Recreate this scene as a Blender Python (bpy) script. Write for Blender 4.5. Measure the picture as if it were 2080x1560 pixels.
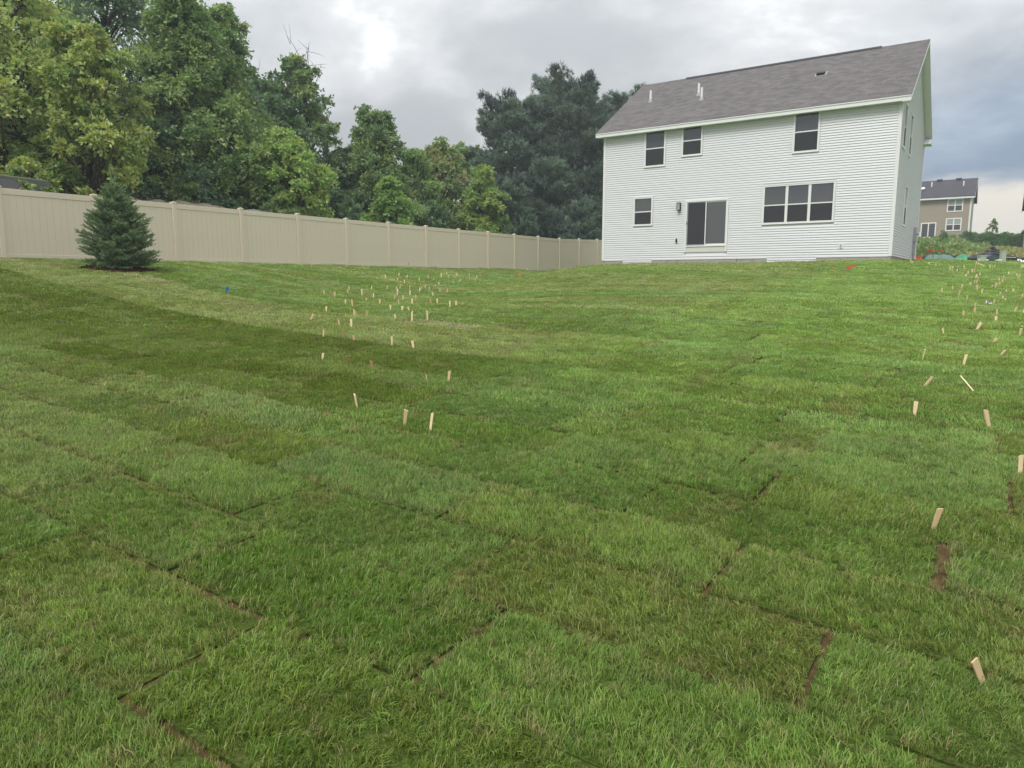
import bpy, math, random
import numpy as np
from mathutils import Vector, Matrix

R = math.radians
for o in list(bpy.data.objects):
    bpy.data.objects.remove(o, do_unlink=True)
scene = bpy.context.scene
COL = scene.collection

# ------------------------------------------------------------------ camera
cam_d = bpy.data.cameras.new('camera')
cam_d.sensor_width = 36.0
cam_d.lens = 36.0 * 1444.0 / 2080.0
cam_d.clip_start = 0.05
cam_d.clip_end = 3000
cam = bpy.data.objects.new('camera', cam_d)
COL.objects.link(cam)
cam.location = (0, 0, 1.55)
cam.rotation_euler = (R(90 - 8.4), 0, 0)
scene.camera = cam

# ------------------------------------------------------------------ view
vs = scene.view_settings
vs.view_transform = 'Standard'
vs.look = 'None'
vs.gamma = 1.0
vs.use_curve_mapping = False
vs.exposure = 0.75
scene.cycles.max_bounces = 6
scene.cycles.diffuse_bounces = 3
scene.cycles.glossy_bounces = 2
scene.cycles.transmission_bounces = 3

# ------------------------------------------------------------------ sun (veiled by cloud, high, behind the viewer's left)
SUN_EL, SUN_AZ = 54.0, 216.0          # azimuth clockwise from +Y
sun_d = bpy.data.lights.new('sun', 'SUN')
sun_d.energy = 1.5
sun_d.angle = R(22)
sun_d.color = (1.0, 0.97, 0.92)
sun = bpy.data.objects.new('sun', sun_d)
COL.objects.link(sun)
_sd = Vector((math.sin(R(SUN_AZ)) * math.cos(R(SUN_EL)), math.cos(R(SUN_AZ)) * math.cos(R(SUN_EL)), math.sin(R(SUN_EL))))
sun.rotation_euler = (-_sd).to_track_quat('-Z', 'Y').to_euler()
sun.location = _sd * 60

# ------------------------------------------------------------------ world: Nishita sky under a broken overcast deck
class NT:
    """small node-tree helper"""
    def __init__(s, nt):
        s.nt = nt
        s.x = 0
    def n(s, t, **kw):
        nd = s.nt.nodes.new(t)
        s.x += 40
        nd.location = (s.x, 0)
        for k, v in kw.items():
            setattr(nd, k, v)
        return nd
    def link(s, a, b):
        s.nt.links.new(a, b)
    def put(s, sock, v):
        if hasattr(v, 'is_output'):
            s.link(v, sock)
        elif isinstance(v, (tuple, list)):
            if len(v) == 3 and sock.type == 'RGBA':
                v = (*v, 1.0)
            sock.default_value = v
        else:
            sock.default_value = v
    def math(s, op, a, b=0.0, c=None, clamp=False):
        nd = s.n('ShaderNodeMath', operation=op, use_clamp=clamp)
        s.put(nd.inputs[0], a); s.put(nd.inputs[1], b)
        if c is not None:
            s.put(nd.inputs[2], c)
        return nd.outputs[0]
    def vmath(s, op, a, b=(0, 0, 0)):
        nd = s.n('ShaderNodeVectorMath', operation=op)
        s.put(nd.inputs[0], a)
        if op == 'SCALE':
            s.put(nd.inputs[3], b)
        else:
            s.put(nd.inputs[1], b)
        return nd.outputs['Value'] if op in ('DOT_PRODUCT', 'LENGTH') else nd.outputs['Vector']
    def mix(s, f, a, b, blend='MIX'):
        nd = s.n('ShaderNodeMix', data_type='RGBA', blend_type=blend)
        s.put(nd.inputs[0], f); s.put(nd.inputs[6], a); s.put(nd.inputs[7], b)
        return nd.outputs[2]
    def noise(s, vec, scale, detail=4.0, rough=0.55, dist=0.0):
        nd = s.n('ShaderNodeTexNoise')
        if vec is not None:
            s.link(vec, nd.inputs['Vector'])
        nd.inputs['Scale'].default_value = scale
        nd.inputs['Detail'].default_value = detail
        nd.inputs['Roughness'].default_value = rough
        nd.inputs['Distortion'].default_value = dist
        return nd.outputs['Fac']
    def smooth(s, v, lo, hi, to0=0.0, to1=1.0):
        nd = s.n('ShaderNodeMapRange', interpolation_type='SMOOTHSTEP')
        s.put(nd.inputs[0], v)
        nd.inputs[1].default_value = lo; nd.inputs[2].default_value = hi
        nd.inputs[3].default_value = to0; nd.inputs[4].default_value = to1
        return nd.outputs[0]

world = bpy.data.worlds.new('World')
scene.world = world
world.use_nodes = True
w = NT(world.node_tree)
world.node_tree.nodes.clear()
tc = w.n('ShaderNodeTexCoord')
D = w.vmath('NORMALIZE', tc.outputs['Generated'])
sep = w.n('ShaderNodeSeparateXYZ'); w.link(D, sep.inputs[0])
el = w.math('MAXIMUM', sep.outputs[2], 0.0)
den = w.math('ADD', el, 0.30)
px = w.math('DIVIDE', sep.outputs[0], den)
py = w.math('DIVIDE', sep.outputs[1], den)
cmb = w.n('ShaderNodeCombineXYZ')
w.link(px, cmb.inputs[0]); w.link(py, cmb.inputs[1]); cmb.inputs[2].default_value = 3.7
n1 = w.noise(cmb.outputs[0], 1.35, 6.0, 0.52, 0.3)
n2 = w.noise(cmb.outputs[0], 4.2, 5.0, 0.55, 0.2)
n3 = w.noise(cmb.outputs[0], 0.22, 2.0, 0.5)
body = w.math('ADD', w.math('MULTIPLY', n1, 0.72), w.math('MULTIPLY', n2, 0.28))
lit = w.smooth(body, 0.38, 0.64)
cloud = w.mix(lit, (0.30, 0.315, 0.33), (0.505, 0.515, 0.522))
glare = w.smooth(body, 0.53, 0.66)
cloud = w.mix(w.math('MULTIPLY', glare, 0.9), cloud, (0.88, 0.88, 0.88))
# the storm bank standing to the east: bluer, darker, with a clear cream strip under its edge
east = w.vmath('DOT_PRODUCT', D, (0.68, 0.73, 0.05))
storm = w.smooth(w.math('ADD', east, w.math('MULTIPLY', w.math('SUBTRACT', n1, 0.5), 0.10)), 0.895, 0.985)
low = w.smooth(w.math('ADD', el, w.math('MULTIPLY', w.math('SUBTRACT', n2, 0.5), 0.10)), 0.13, 0.30, 1.0, 0.0)
bank = w.mix(w.smooth(body, 0.38, 0.64), (0.145, 0.195, 0.27), (0.235, 0.295, 0.37))
cloud = w.mix(w.math('MULTIPLY', storm, w.math('ADD', w.math('MULTIPLY', low, 0.80), 0.15)), cloud, bank)
edge = w.math('ADD', el, w.math('MULTIPLY', w.math('SUBTRACT', n2, 0.5), 0.05))
strip = w.smooth(edge, 0.095, 0.118, 1.0, 0.0)
cream = w.mix(w.smooth(el, 0.0, 0.11), (0.62, 0.60, 0.52), (0.62, 0.575, 0.50))
cloud = w.mix(w.math('MULTIPLY', strip, 0.92), cloud, cream)
# overcast luminance rises to the zenith
gain = w.math('ADD', w.math('MULTIPLY', el, 1.35), 0.79)
cloud = w.vmath('SCALE', cloud, gain)
sky = w.n('ShaderNodeTexSky', sky_type='NISHITA', sun_disc=False, sun_elevation=R(SUN_EL), sun_rotation=R(SUN_AZ))
sky.air_density = 1.0; sky.dust_density = 2.0
fac = w.smooth(n3, 0.15, 0.45, 0.90, 0.98)
col = w.mix(fac, sky.outputs[0], w.vmath('SCALE', cloud, 10.0))
bg = w.n('ShaderNodeBackground'); w.link(col, bg.inputs[0]); bg.inputs[1].default_value = 0.1
wo = w.n('ShaderNodeOutputWorld'); w.link(bg.outputs[0], wo.inputs[0])

# ================================================================== TERRAIN
#TERRAIN-BEGIN
AX = np.array([0.55919, 0.82904])      # across the sod rows = along the fence, away from the viewer
BX = np.array([0.82904, -0.55919])     # along the sod rows = along the house wall
P0 = np.array([8.868, 33.0])           # sliding door on the back wall
FENCE0 = np.array([-13.52, 19.2])
def wall_pt(u, w):
    return P0 + BX * u + AX * w
_cp = [(0, 0, 0.0), (-3, 0, 0.02), (3, 0, 0.0), (0, -8, -0.5), (-10, -6, -0.3), (10, -6, -0.4),
       (0, 3, 0.17), (-3, 3, 0.18), (3, 3, 0.17), (0, 6, 0.37), (-5, 6, 0.42), (5, 6, 0.38),
       (0, 10, 0.63), (-4, 10, 0.66), (-8, 10, 0.80), (6, 10, 0.68), (11, 10, 0.60),
       (-1.6, 13.5, 0.86), (-4, 14, 0.93), (4, 15, 1.08), (9, 16, 1.12), (14, 16, 0.95),
       (-7.5, 15.5, 1.28), (-10.4, 18.2, 1.80), (-13, 15, 1.7), (-20, 14, 1.9),
       (-2.7, 20, 0.98), (-1.6, 26, 1.10), (0.0, 33, 1.36), (2.2, 40.5, 1.66), (-4.4, 24, 1.52), (-6.5, 22, 1.62),
       (1.6, 24, 1.66), (2.8, 30, 2.06), (8, 24, 1.75), (14, 22, 1.50), (20, 24, 1.35), (24, 30, 1.62), (20, 29, 1.85),
       (26, 36, 1.95), (34, 36, 1.9), (30, 44, 2.5), (24, 42, 2.55), (34, 51, 2.85), (42, 52, 2.9), (44, 40, 2.2),
       (36, 60, 3.6), (44, 62, 3.7), (50, 80, 5.0), (60, 84, 4.7), (64, 92, 5.0), (52, 95, 5.0),
       (30, 24, 1.2), (-24, 30, 2.3), (-16.2, 20.6, 2.55), (-15.0, 23.4, 2.5), (-14.5, 20.8, 2.25), (-14, 34, 2.4), (-4, 46, 2.4), (4, 58, 2.5), (-20, 50, 2.8), (0, 75, 2.8), (20, 60, 2.9), (-40, 30, 2.6), (30, 8, 0.4), (-30, 6, 1.6)]
for k in range(-2, 18):
    q = FENCE0 + AX * 2.44 * k
    _cp.append((q[0], q[1], 2.10 if k < 13 else 2.10 + 0.08 * (k - 12)))
for u, w_, z in ((-5.3, 0, 2.26), (-2, 0, 2.27), (1.5, 0, 2.24), (4.5, 0, 2.27), (7.5, 0, 2.26), (7.5, 5, 2.42), (7.5, 10, 2.50), (-5.3, 10, 2.5), (1, 5, 2.4),
                (-3, -4, 2.05), (2, -4, 2.08), (6.5, -4, 2.02), (10, -1, 2.06), (11, 5, 2.22)):
    q = wall_pt(u, w_)
    _cp.append((q[0], q[1], z))
_cp = np.array(_cp, float)
def _phi(r2):
    return 0.5 * r2 * np.log(r2 + 1e-9)
def _fit():
    n = len(_cp)
    d2 = ((_cp[:, None, :2] - _cp[None, :, :2]) ** 2).sum(-1) / 100.0
    A = np.zeros((n + 3, n + 3))
    A[:n, :n] = _phi(d2) + np.eye(n) * 0.012
    A[:n, n] = 1; A[:n, n + 1:] = _cp[:, :2] / 10.0
    A[n:, :n] = A[:n, n:].T
    b = np.zeros(n + 3); b[:n] = _cp[:, 2]
    return np.linalg.solve(A, b)
_wt = _fit()
def terrain(x, y):
    x = np.atleast_1d(np.asarray(x, float)); y = np.atleast_1d(np.asarray(y, float))
    out = np.empty(x.size)
    xf, yf = x.ravel(), y.ravel()
    n = len(_cp)
    for s in range(0, xf.size, 20000):
        e = slice(s, s + 20000)
        d2 = ((xf[e, None] - _cp[None, :, 0]) ** 2 + (yf[e, None] - _cp[None, :, 1]) ** 2) / 100.0
        z = _phi(d2) @ _wt[:n] + _wt[n] + xf[e] / 10 * _wt[n + 1] + yf[e] / 10 * _wt[n + 2]
        r = np.hypot(xf[e] - 15, yf[e] - 35)
        f = np.clip((r - 70) / 40, 0, 1); f = f * f * (3 - 2 * f)
        lp = np.clip((np.hypot(xf[e], yf[e]) - 14) / 20, 0, 1)
        z = np.clip(z, -1.5, 6.0) * (1 - f) + 2.6 * f
        out[e] = z + 0.012 * np.sin(xf[e] * 1.3 + 0.7 * yf[e]) * np.sin(yf[e] * 0.9 - 0.5 * xf[e]) * (1 - lp)
    return out.reshape(x.shape)
def tz(x, y):
    return float(terrain(x, y)[0])
#TERRAIN-END

# ================================================================== HELPERS
def srgb(r, g, b):
    f = lambda c: (c / 12.92 if c <= 0.04045 else ((c + 0.055) / 1.055) ** 2.4)
    return (f(r / 255), f(g / 255), f(b / 255))

def new_mat(name):
    m = bpy.data.materials.new(name)
    m.use_nodes = True
    m.node_tree.nodes.clear()
    t = NT(m.node_tree)
    out = t.n('ShaderNodeOutputMaterial')
    return m, t, out

def surf(name, col, rough=0.6, var=0.12, scale=6.0, bump=0.0, bscale=40.0, spec=0.4, dirt=None, metallic=0.0, coord='Object'):
    """painted / plain surface: base colour with gentle mottling, optional fine relief and grime patches"""
    m, t, out = new_mat(name)
    tcn = t.n('ShaderNodeTexCoord')
    v = tcn.outputs[coord]
    n = t.noise(v, scale, 5.0, 0.6)
    lo = tuple(c * (1 - var) for c in col); hi = tuple(min(1, c * (1 + var)) for c in col)
    c = t.mix(n, lo, hi)
    if dirt:
        d = t.smooth(t.noise(v, dirt[1], 6.0, 0.65), dirt[2], dirt[2] + 0.2)
        c = t.mix(t.math('MULTIPLY', d, dirt[3]), c, dirt[0])
    p = t.n('ShaderNodeBsdfPrincipled')
    t.put(p.inputs['Base Color'], c)
    p.inputs['Roughness'].default_value = rough
    p.inputs['Metallic'].default_value = metallic
    p.inputs['Specular IOR Level'].default_value = spec
    if bump:
        b = t.n('ShaderNodeBump')
        b.inputs['Strength'].default_value = bump
        b.inputs['Distance'].default_value = 0.01
        t.link(t.noise(v, bscale, 6.0, 0.6), b.inputs['Height'])
        t.link(b.outputs[0], p.inputs['Normal'])
    t.link(p.outputs[0], out.inputs[0])
    return m

def leaf_mat(name, trans=0.35, rough=0.45, spec=0.55, gain=1.0):
    """leaf / needle / blade: colour stored per leaf, partly translucent"""
    m, t, out = new_mat(name)
    a = t.n('ShaderNodeAttribute', attribute_name='tint')
    c = a.outputs['Color']
    if gain != 1.0:
        c = t.vmath('SCALE', c, gain)
    p = t.n('ShaderNodeBsdfPrincipled')
    t.link(c, p.inputs['Base Color'])
    p.inputs['Roughness'].default_value = rough
    p.inputs['Specular IOR Level'].default_value = spec
    tr = t.n('ShaderNodeBsdfTranslucent')
    t.link(t.mix(1.0, c, (1.25, 1.3, 0.85), 'MULTIPLY'), tr.inputs[0])
    mx = t.n('ShaderNodeMixShader'); mx.inputs[0].default_value = trans
    t.link(p.outputs[0], mx.inputs[1]); t.link(tr.outputs[0], mx.inputs[2])
    t.link(mx.outputs[0], out.inputs[0])
    return m

def props(o, label=None, cat=None, group=None, kind=None):
    if label: o['label'] = label
    if cat: o['category'] = cat
    if group: o['group'] = group
    if kind: o['kind'] = kind
    return o

def empty(name, loc, rz=0.0):
    o = bpy.data.objects.new(name, None)
    o.empty_display_size = 0.2
    o.location = loc; o.rotation_euler = (0, 0, rz)
    COL.objects.link(o)
    return o

def link(name, me, parent=None, loc=None):
    o = bpy.data.objects.new(name, me)
    COL.objects.link(o)
    if parent: o.parent = parent
    if loc is not None: o.location = loc
    return o

def np_mesh(name, V, F, mat=None, smooth=False, tint=None):
    V = np.ascontiguousarray(V, np.float32); F = np.ascontiguousarray(F, np.int32)
    me = bpy.data.meshes.new(name)
    k = F.shape[1]
    me.vertices.add(len(V)); me.vertices.foreach_set('co', V.ravel())
    me.loops.add(F.size); me.loops.foreach_set('vertex_index', F.ravel())
    me.polygons.add(len(F))
    me.polygons.foreach_set('loop_start', np.arange(0, F.size, k, dtype=np.int32))
    me.polygons.foreach_set('loop_total', np.full(len(F), k, np.int32))
    me.polygons.foreach_set('use_smooth', np.full(len(F), smooth))
    if mat: me.materials.append(mat)
    me.update(calc_edges=True)
    if tint is not None:
        at = me.attributes.new('tint', 'FLOAT_COLOR', 'POINT')
        c = np.ones((len(V), 4), np.float32); c[:, :3] = tint
        at.data.foreach_set('color', c.ravel())
    return me

class MB:
    """collects simple solids into one mesh"""
    def __init__(s):
        s.v = []; s.f = []
    def add(s, vs, fs):
        b = len(s.v)
        s.v += [tuple(p) for p in vs]
        s.f += [tuple(i + b for i in f) for f in fs]
    def box(s, x0, x1, y0, y1, z0, z1, M=None, ch=0.0):
        vs = [(x0, y0, z0), (x1, y0, z0), (x1, y1, z0), (x0, y1, z0), (x0, y0, z1), (x1, y0, z1), (x1, y1, z1), (x0, y1, z1)]
        if M is not None: vs = [M @ Vector(p) for p in vs]
        s.add(vs, [(0, 3, 2, 1), (4, 5, 6, 7), (0, 1, 5, 4), (1, 2, 6, 5), (2, 3, 7, 6), (3, 0, 4, 7)])
        return s
    def prism(s, poly, axis, a0, a1):
        """poly of 2D points extruded along axis ('x' -> poly is (y,z), 'y' -> (x,z), 'z' -> (x,y))"""
        n = len(poly)
        def P(p, a):
            return {'x': (a, p[0], p[1]), 'y': (p[0], a, p[1]), 'z': (p[0], p[1], a)}[axis]
        vs = [P(p, a0) for p in poly] + [P(p, a1) for p in poly]
        fs = [tuple(range(n))[::-1], tuple(range(n, 2 * n))]
        for i in range(n):
            j = (i + 1) % n
            fs.append((i, j, n + j, n + i))
        s.add(vs, fs)
        return s
    def tube(s, pts, rad, n=8, cap=True):
        pts = [Vector(p) for p in pts]
        if not hasattr(rad, '__len__'): rad = [rad] * len(pts)
        base = len(s.v)
        ref = Vector((0.31, 0.17, 0.93))
        for i, p in enumerate(pts):
            d = (pts[min(i + 1, len(pts) - 1)] - pts[max(i - 1, 0)]).normalized()
            a = d.cross(ref)
            if a.length < 1e-3: a = d.cross(Vector((1, 0, 0)))
            a.normalize(); b = d.cross(a)
            for k in range(n):
                t = 2 * math.pi * k / n
                s.v.append(tuple(p + (a * math.cos(t) + b * math.sin(t)) * rad[i]))
        for i in range(len(pts) - 1):
            for k in range(n):
                j = (k + 1) % n
                s.f.append((base + i * n + k, base + i * n + j, base + (i + 1) * n + j, base + (i + 1) * n + k))
        if cap:
            s.f.append(tuple(base + k for k in range(n))[::-1])
            s.f.append(tuple(base + (len(pts) - 1) * n + k for k in range(n)))
        return s
    def mesh(s, name, mat, smooth=False, bevel=0.0):
        me = bpy.data.meshes.new(name)
        me.from_pydata(s.v, [], s.f)
        if bevel or True:
            import bmesh
            bm = bmesh.new(); bm.from_mesh(me)
            bmesh.ops.recalc_face_normals(bm, faces=bm.faces)
            if bevel:
                bmesh.ops.bevel(bm, geom=bm.edges[:], offset=bevel, segments=2, affect='EDGES', profile=0.6)
            bm.to_mesh(me); bm.free()
        if smooth:
            me.polygons.foreach_set('use_smooth', [True] * len(me.polygons))
        if mat: me.materials.append(mat)
        me.update()
        return me
    def build(s, name, mat, parent=None, smooth=False, bevel=0.0, loc=None):
        return link(name, s.mesh(name, mat, smooth, bevel), parent, loc)

# ================================================================== GROUND
rng = np.random.default_rng(11)
def warp(n, span, fine):
    t = np.linspace(-1, 1, n)
    k = math.asinh(span / fine)
    return np.sinh(t * k) * fine
gx = warp(260, 420, 6.0)
gy = warp(260, 420, 6.0) + 9.0
GX, GY = np.meshgrid(gx, gy)
GZ = terrain(GX.ravel(), GY.ravel())
V = np.column_stack([GX.ravel(), GY.ravel(), GZ])
n = len(gx)
ii, jj = np.meshgrid(np.arange(n - 1), np.arange(n - 1))
i0 = (jj * n + ii).ravel()
Fq = np.column_stack([i0, i0 + 1, i0 + n + 1, i0 + n])

m_ground, t, out = new_mat('soil_and_turf')
geo = t.n('ShaderNodeNewGeometry')
pos = geo.outputs['Position']
turf = t.mix(t.noise(pos, 0.35, 5, 0.6), (0.110, 0.185, 0.045), (0.150, 0.235, 0.065))
turf = t.mix(t.math('MULTIPLY', t.noise(pos, 9.0, 5, 0.7), 0.5), turf, (0.030, 0.060, 0.014))
soil = t.mix(t.noise(pos, 14.0, 6, 0.7), (0.045, 0.030, 0.013), (0.150, 0.098, 0.048))
sx = t.n('ShaderNodeSeparateXYZ'); t.link(pos, sx.inputs[0])
near = t.smooth(t.vmath('LENGTH', t.vmath('MULTIPLY', pos, (1, 1, 0))), 15.0, 19.0, 1.0, 0.0)
# bare earth: under the sod joints, beside the foundation, along the worked strip near the drain-pipe pile
wl = t.vmath('DOT_PRODUCT', t.vmath('SUBTRACT', pos, (*P0, 0)), (AX[0], AX[1], 0))
wu = t.vmath('DOT_PRODUCT', t.vmath('SUBTRACT', pos, (*P0, 0)), (BX[0], BX[1], 0))
nz = t.math('MULTIPLY', t.math('SUBTRACT', t.noise(pos, 1.6, 4, 0.6), 0.5), 1.0)
f1 = t.math('MULTIPLY', t.smooth(t.math('ADD', wl, nz), -0.45, -0.15), t.smooth(t.math('ADD', wu, nz), 8.6, 9.3, 1.0, 0.0))
f1 = t.math('MULTIPLY', f1, t.smooth(wu, -7.0, -6.0))
f1 = t.math('MULTIPLY', f1, t.smooth(wl, 11.5, 12.5, 1.0, 0.0))
bare = t.math('MAXIMUM', near, f1)
c = t.mix(bare, turf, soil)
p = t.n('ShaderNodeBsdfPrincipled')
t.link(c, p.inputs['Base Color']); p.inputs['Roughness'].default_value = 0.95; p.inputs['Specular IOR Level'].default_value = 0.1
bmp = t.n('ShaderNodeBump'); bmp.inputs['Strength'].default_value = 0.7; bmp.inputs['Distance'].default_value = 0.03
t.link(t.noise(pos, 30.0, 5, 0.7), bmp.inputs['Height']); t.link(bmp.outputs[0], p.inputs['Normal'])
t.link(p.outputs[0], out.inputs[0])
ground = link('ground', np_mesh('ground', V, Fq, m_ground, smooth=True))
props(ground, kind='structure')

# ------------------------------------------------------------------ sod slabs
ROWW, SLABL, A_OFF = 0.61, 1.52, 1.71
JOINT = {-1: -2.35, 0: -1.60, 1: -0.43, 2: -0.96, 3: -0.13}
def hsh(i, j, k=0):
    v = np.sin(np.asarray(i) * 127.1 + np.asarray(j) * 311.7 + k * 74.7) * 43758.5453
    return v - np.floor(v)
def row_of(a):
    return np.floor((a - A_OFF) / ROWW)
def joint_of(r):
    j = hsh(r, 3.0, 5) * SLABL
    for k, v in JOINT.items():
        j = np.where(r == k, v, j)
    return j
def slab_ids(x, y):
    a = x * AX[0] + y * AX[1]; b = x * BX[0] + y * BX[1]
    r = row_of(a); c = np.floor((b - joint_of(r)) / SLABL)
    return a, b, r, c

def sod_tint(r, c, a, b):
    """turf colour of one slab: each roll was cut and dried a little differently; uphill rows carry painted-in lightness"""
    h1, h2, h3 = hsh(r, c, 1), hsh(r, c, 2), hsh(r, 7, 3)
    green = np.array([0.166, 0.262, 0.050]); olive = np.array([0.190, 0.250, 0.046])
    pale = np.array([0.290, 0.350, 0.120]); deep = np.array([0.130, 0.200, 0.022]); straw = np.array([0.36, 0.36, 0.19])
    blue = np.array([0.168, 0.272, 0.074])
    h1 = h1[..., None]; h2 = h2[..., None]; h3 = h3[..., None]; rr = r[..., None]; bb = b[..., None]; aa = a[..., None]
    col = green + (blue - green) * np.clip(h1 * 1.4 - 0.55, 0, 1) + (olive - green) * np.clip(0.5 - h1 * 1.4, 0, 1)
    col = col * (0.93 + 0.13 * h2)
    mean = green * 0.6 + blue * 0.25 + olive * 0.15
    calm = np.clip((bb + 5.0) / 3.0, 0, 1) * 0.35
    col = col * (1 - calm) + mean * calm
    col = col * (1 + 0.52 * np.clip((aa - 3.0) / 9.0, 0, 1) * np.array([1.04, 1.0, 1.5]))  # light painted in: uphill rows lightened, as blade tips look at a grazing angle
    # the lush strip of rolls left of the swale, and the drier stripes behind it
    west = np.clip((-4.0 - bb) / 1.6, 0, 1)
    band = west * ((rr >= 4) & (rr <= 8))
    lush = deep * (0.92 + 0.2 * h1) + (olive * 0.80 - deep) * np.clip(h2 * 2 - 0.6, 0, 1) * 0.6
    col = col * (1 - 0.8 * band) + lush * 0.8 * band
    back = west * (rr >= 9) * np.clip((bb + 30) / 6, 0, 1)
    stripe = np.where(h3 > 0.45, 0.85, 0.0) * (0.85 + 0.2 * h2)
    col = col * (1 - 0.16 * back * (h3 <= 0.45))
    col = col * (1 - back * stripe) + pale * back * stripe
    dry = back * (h1 > 0.82) * (rr < 13) * 0.6
    col = col * (1 - dry) + straw * dry
    fore = west * (rr <= 3) * 0.40
    col = col * (1 - fore) + pale * 0.88 * fore
    rich = ((rr == 0) & (np.asarray(c)[..., None] == -1)) * 0.75          # the one deep green roll in the foreground
    col = col * (1 - rich) + np.array([0.120, 0.225, 0.030]) * rich
    wan = ((rr == 1) & (np.asarray(c)[..., None] == -1)) * 0.35
    col = col * (1 - wan) + np.array([0.235, 0.270, 0.075]) * wan
    return col

m_sod, t, out = new_mat('sod_thatch')
oi = t.n('ShaderNodeAttribute', attribute_name='tint')
geo = t.n('ShaderNodeNewGeometry')
nf = t.noise(geo.outputs['Position'], 60.0, 5, 0.7)
c = t.mix(t.smooth(nf, 0.35, 0.7), t.mix(1.0, oi.outputs['Color'], (0.20, 0.21, 0.18), 'MULTIPLY'), t.mix(1.0, oi.outputs['Color'], (0.60, 0.56, 0.55), 'MULTIPLY'))
c = t.mix(t.math('MULTIPLY', t.smooth(t.noise(geo.outputs['Position'], 23.0, 4, 0.6), 0.55, 0.75), 0.6), c, (0.13, 0.10, 0.05))
p = t.n('ShaderNodeBsdfPrincipled'); t.link(c, p.inputs['Base Color']); p.inputs['Roughness'].default_value = 0.95
p.inputs['Specular IOR Level'].default_value = 0.1
bmp = t.n('ShaderNodeBump'); bmp.inputs['Strength'].default_value = 0.8; bmp.inputs['Distance'].default_value = 0.02
t.link(nf, bmp.inputs['Height']); t.link(bmp.outputs[0], p.inputs['Normal'])
t.link(p.outputs[0], out.inputs[0])

def slab_gap(r, c):
    """how far the cut edges of a roll stand back from its nominal rectangle (a-, a+, b-, b+) in metres"""
    g = [0.005 + 0.020 * hsh(r, c, 20 + k) ** 2 for k in range(2)] + [0.004 + 0.020 * hsh(r, c, 24 + k) ** 2 for k in range(2)]
    g[1] = np.where((r == 0) & (c == 0), 0.012, g[1])
    g[2] = np.where((r == 0) & (c == 0), 0.036, g[2])          # the open joint in the foreground
    g[3] = np.where((r == -1) & (c == -1), 0.020, g[3])
    g[2] = np.where((r == 3) & (c == 0), 0.055, g[2])          # the torn open corner beside the splintered stake
    g[3] = np.where((r == 1) & (c == -1), 0.022, g[3])
    return g
def slab_lift(r, c):
    return 0.016 + 0.012 * (hsh(r, c, 9) - 0.3)

rows = np.arange(-3, 42)
cand = []
for r in rows:
    j = float(joint_of(np.array(float(r))))
    for c_ in range(-30, 20):
        a = A_OFF + (r + 0.5) * ROWW; b = j + (c_ + 0.5) * SLABL
        x, y = AX * a + BX * b
        if y > 1.2 and abs(x) < 0.76 * y + 0.9:
            d = math.hypot(x, y)
            cand.append((d, r, c_, j))
cand.sort()
cand = cand[:300]
SLABS = set()
for d, r, c_, j in cand:
    ga0, ga1, gb0, gb1 = [float(v) for v in slab_gap(np.float64(r), np.float64(c_))]
    a0 = A_OFF + r * ROWW + ga0; a1 = A_OFF + (r + 1) * ROWW - ga1
    b0 = j + c_ * SLABL + gb0; b1 = j + (c_ + 1) * SLABL - gb1
    na, nb = 3, 6
    aa = np.linspace(a0, a1, na + 1); bb = np.linspace(b0, b1, nb + 1)
    AA, BB = np.meshgrid(aa, bb, indexing='ij')
    wob = 0.012
    AA = AA + wob * (hsh(np.round(AA * 50), np.round(BB * 31), 4) - 0.5) * ((np.arange(na + 1) % na == 0)[:, None])
    BB = BB + wob * (hsh(np.round(AA * 37), np.round(BB * 53), 6) - 0.5) * ((np.arange(nb + 1) % nb == 0)[None, :])
    X = AA * AX[0] + BB * BX[0]; Y = AA * AX[1] + BB * BX[1]
    Zt = terrain(X, Y) + float(slab_lift(np.float64(r), np.float64(c_)))
    edge = np.zeros_like(X, bool); edge[0, :] = edge[-1, :] = True; edge[:, 0] = edge[:, -1] = True
    cx, cy = X.mean(), Y.mean(); cz = Zt.mean()
    top = np.column_stack([X.ravel() - cx, Y.ravel() - cy, Zt.ravel() - cz - 0.004 * edge.ravel()])
    idx = np.arange(top.shape[0]).reshape(na + 1, nb + 1)
    fs = [(idx[i, k], idx[i, k + 1], idx[i + 1, k + 1], idx[i + 1, k]) for i in range(na) for k in range(nb)]
    ring = list(idx[0, :]) + list(idx[1:, -1]) + list(idx[-1, -2::-1]) + list(idx[-2:0:-1, 0])
    base = len(top)
    bot = top[ring].copy(); bot[:, 2] -= 0.035
    vs_ = np.vstack([top, bot])
    for k in range(len(ring)):
        k2 = (k + 1) % len(ring)
        fs.append((ring[k2], ring[k], base + k, base + k2))
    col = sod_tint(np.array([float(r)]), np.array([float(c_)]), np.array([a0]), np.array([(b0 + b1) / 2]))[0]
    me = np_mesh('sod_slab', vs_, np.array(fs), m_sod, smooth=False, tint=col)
    link('sod_slab', me, ground, (cx, cy, cz))
    SLABS.add((r, c_))

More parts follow.
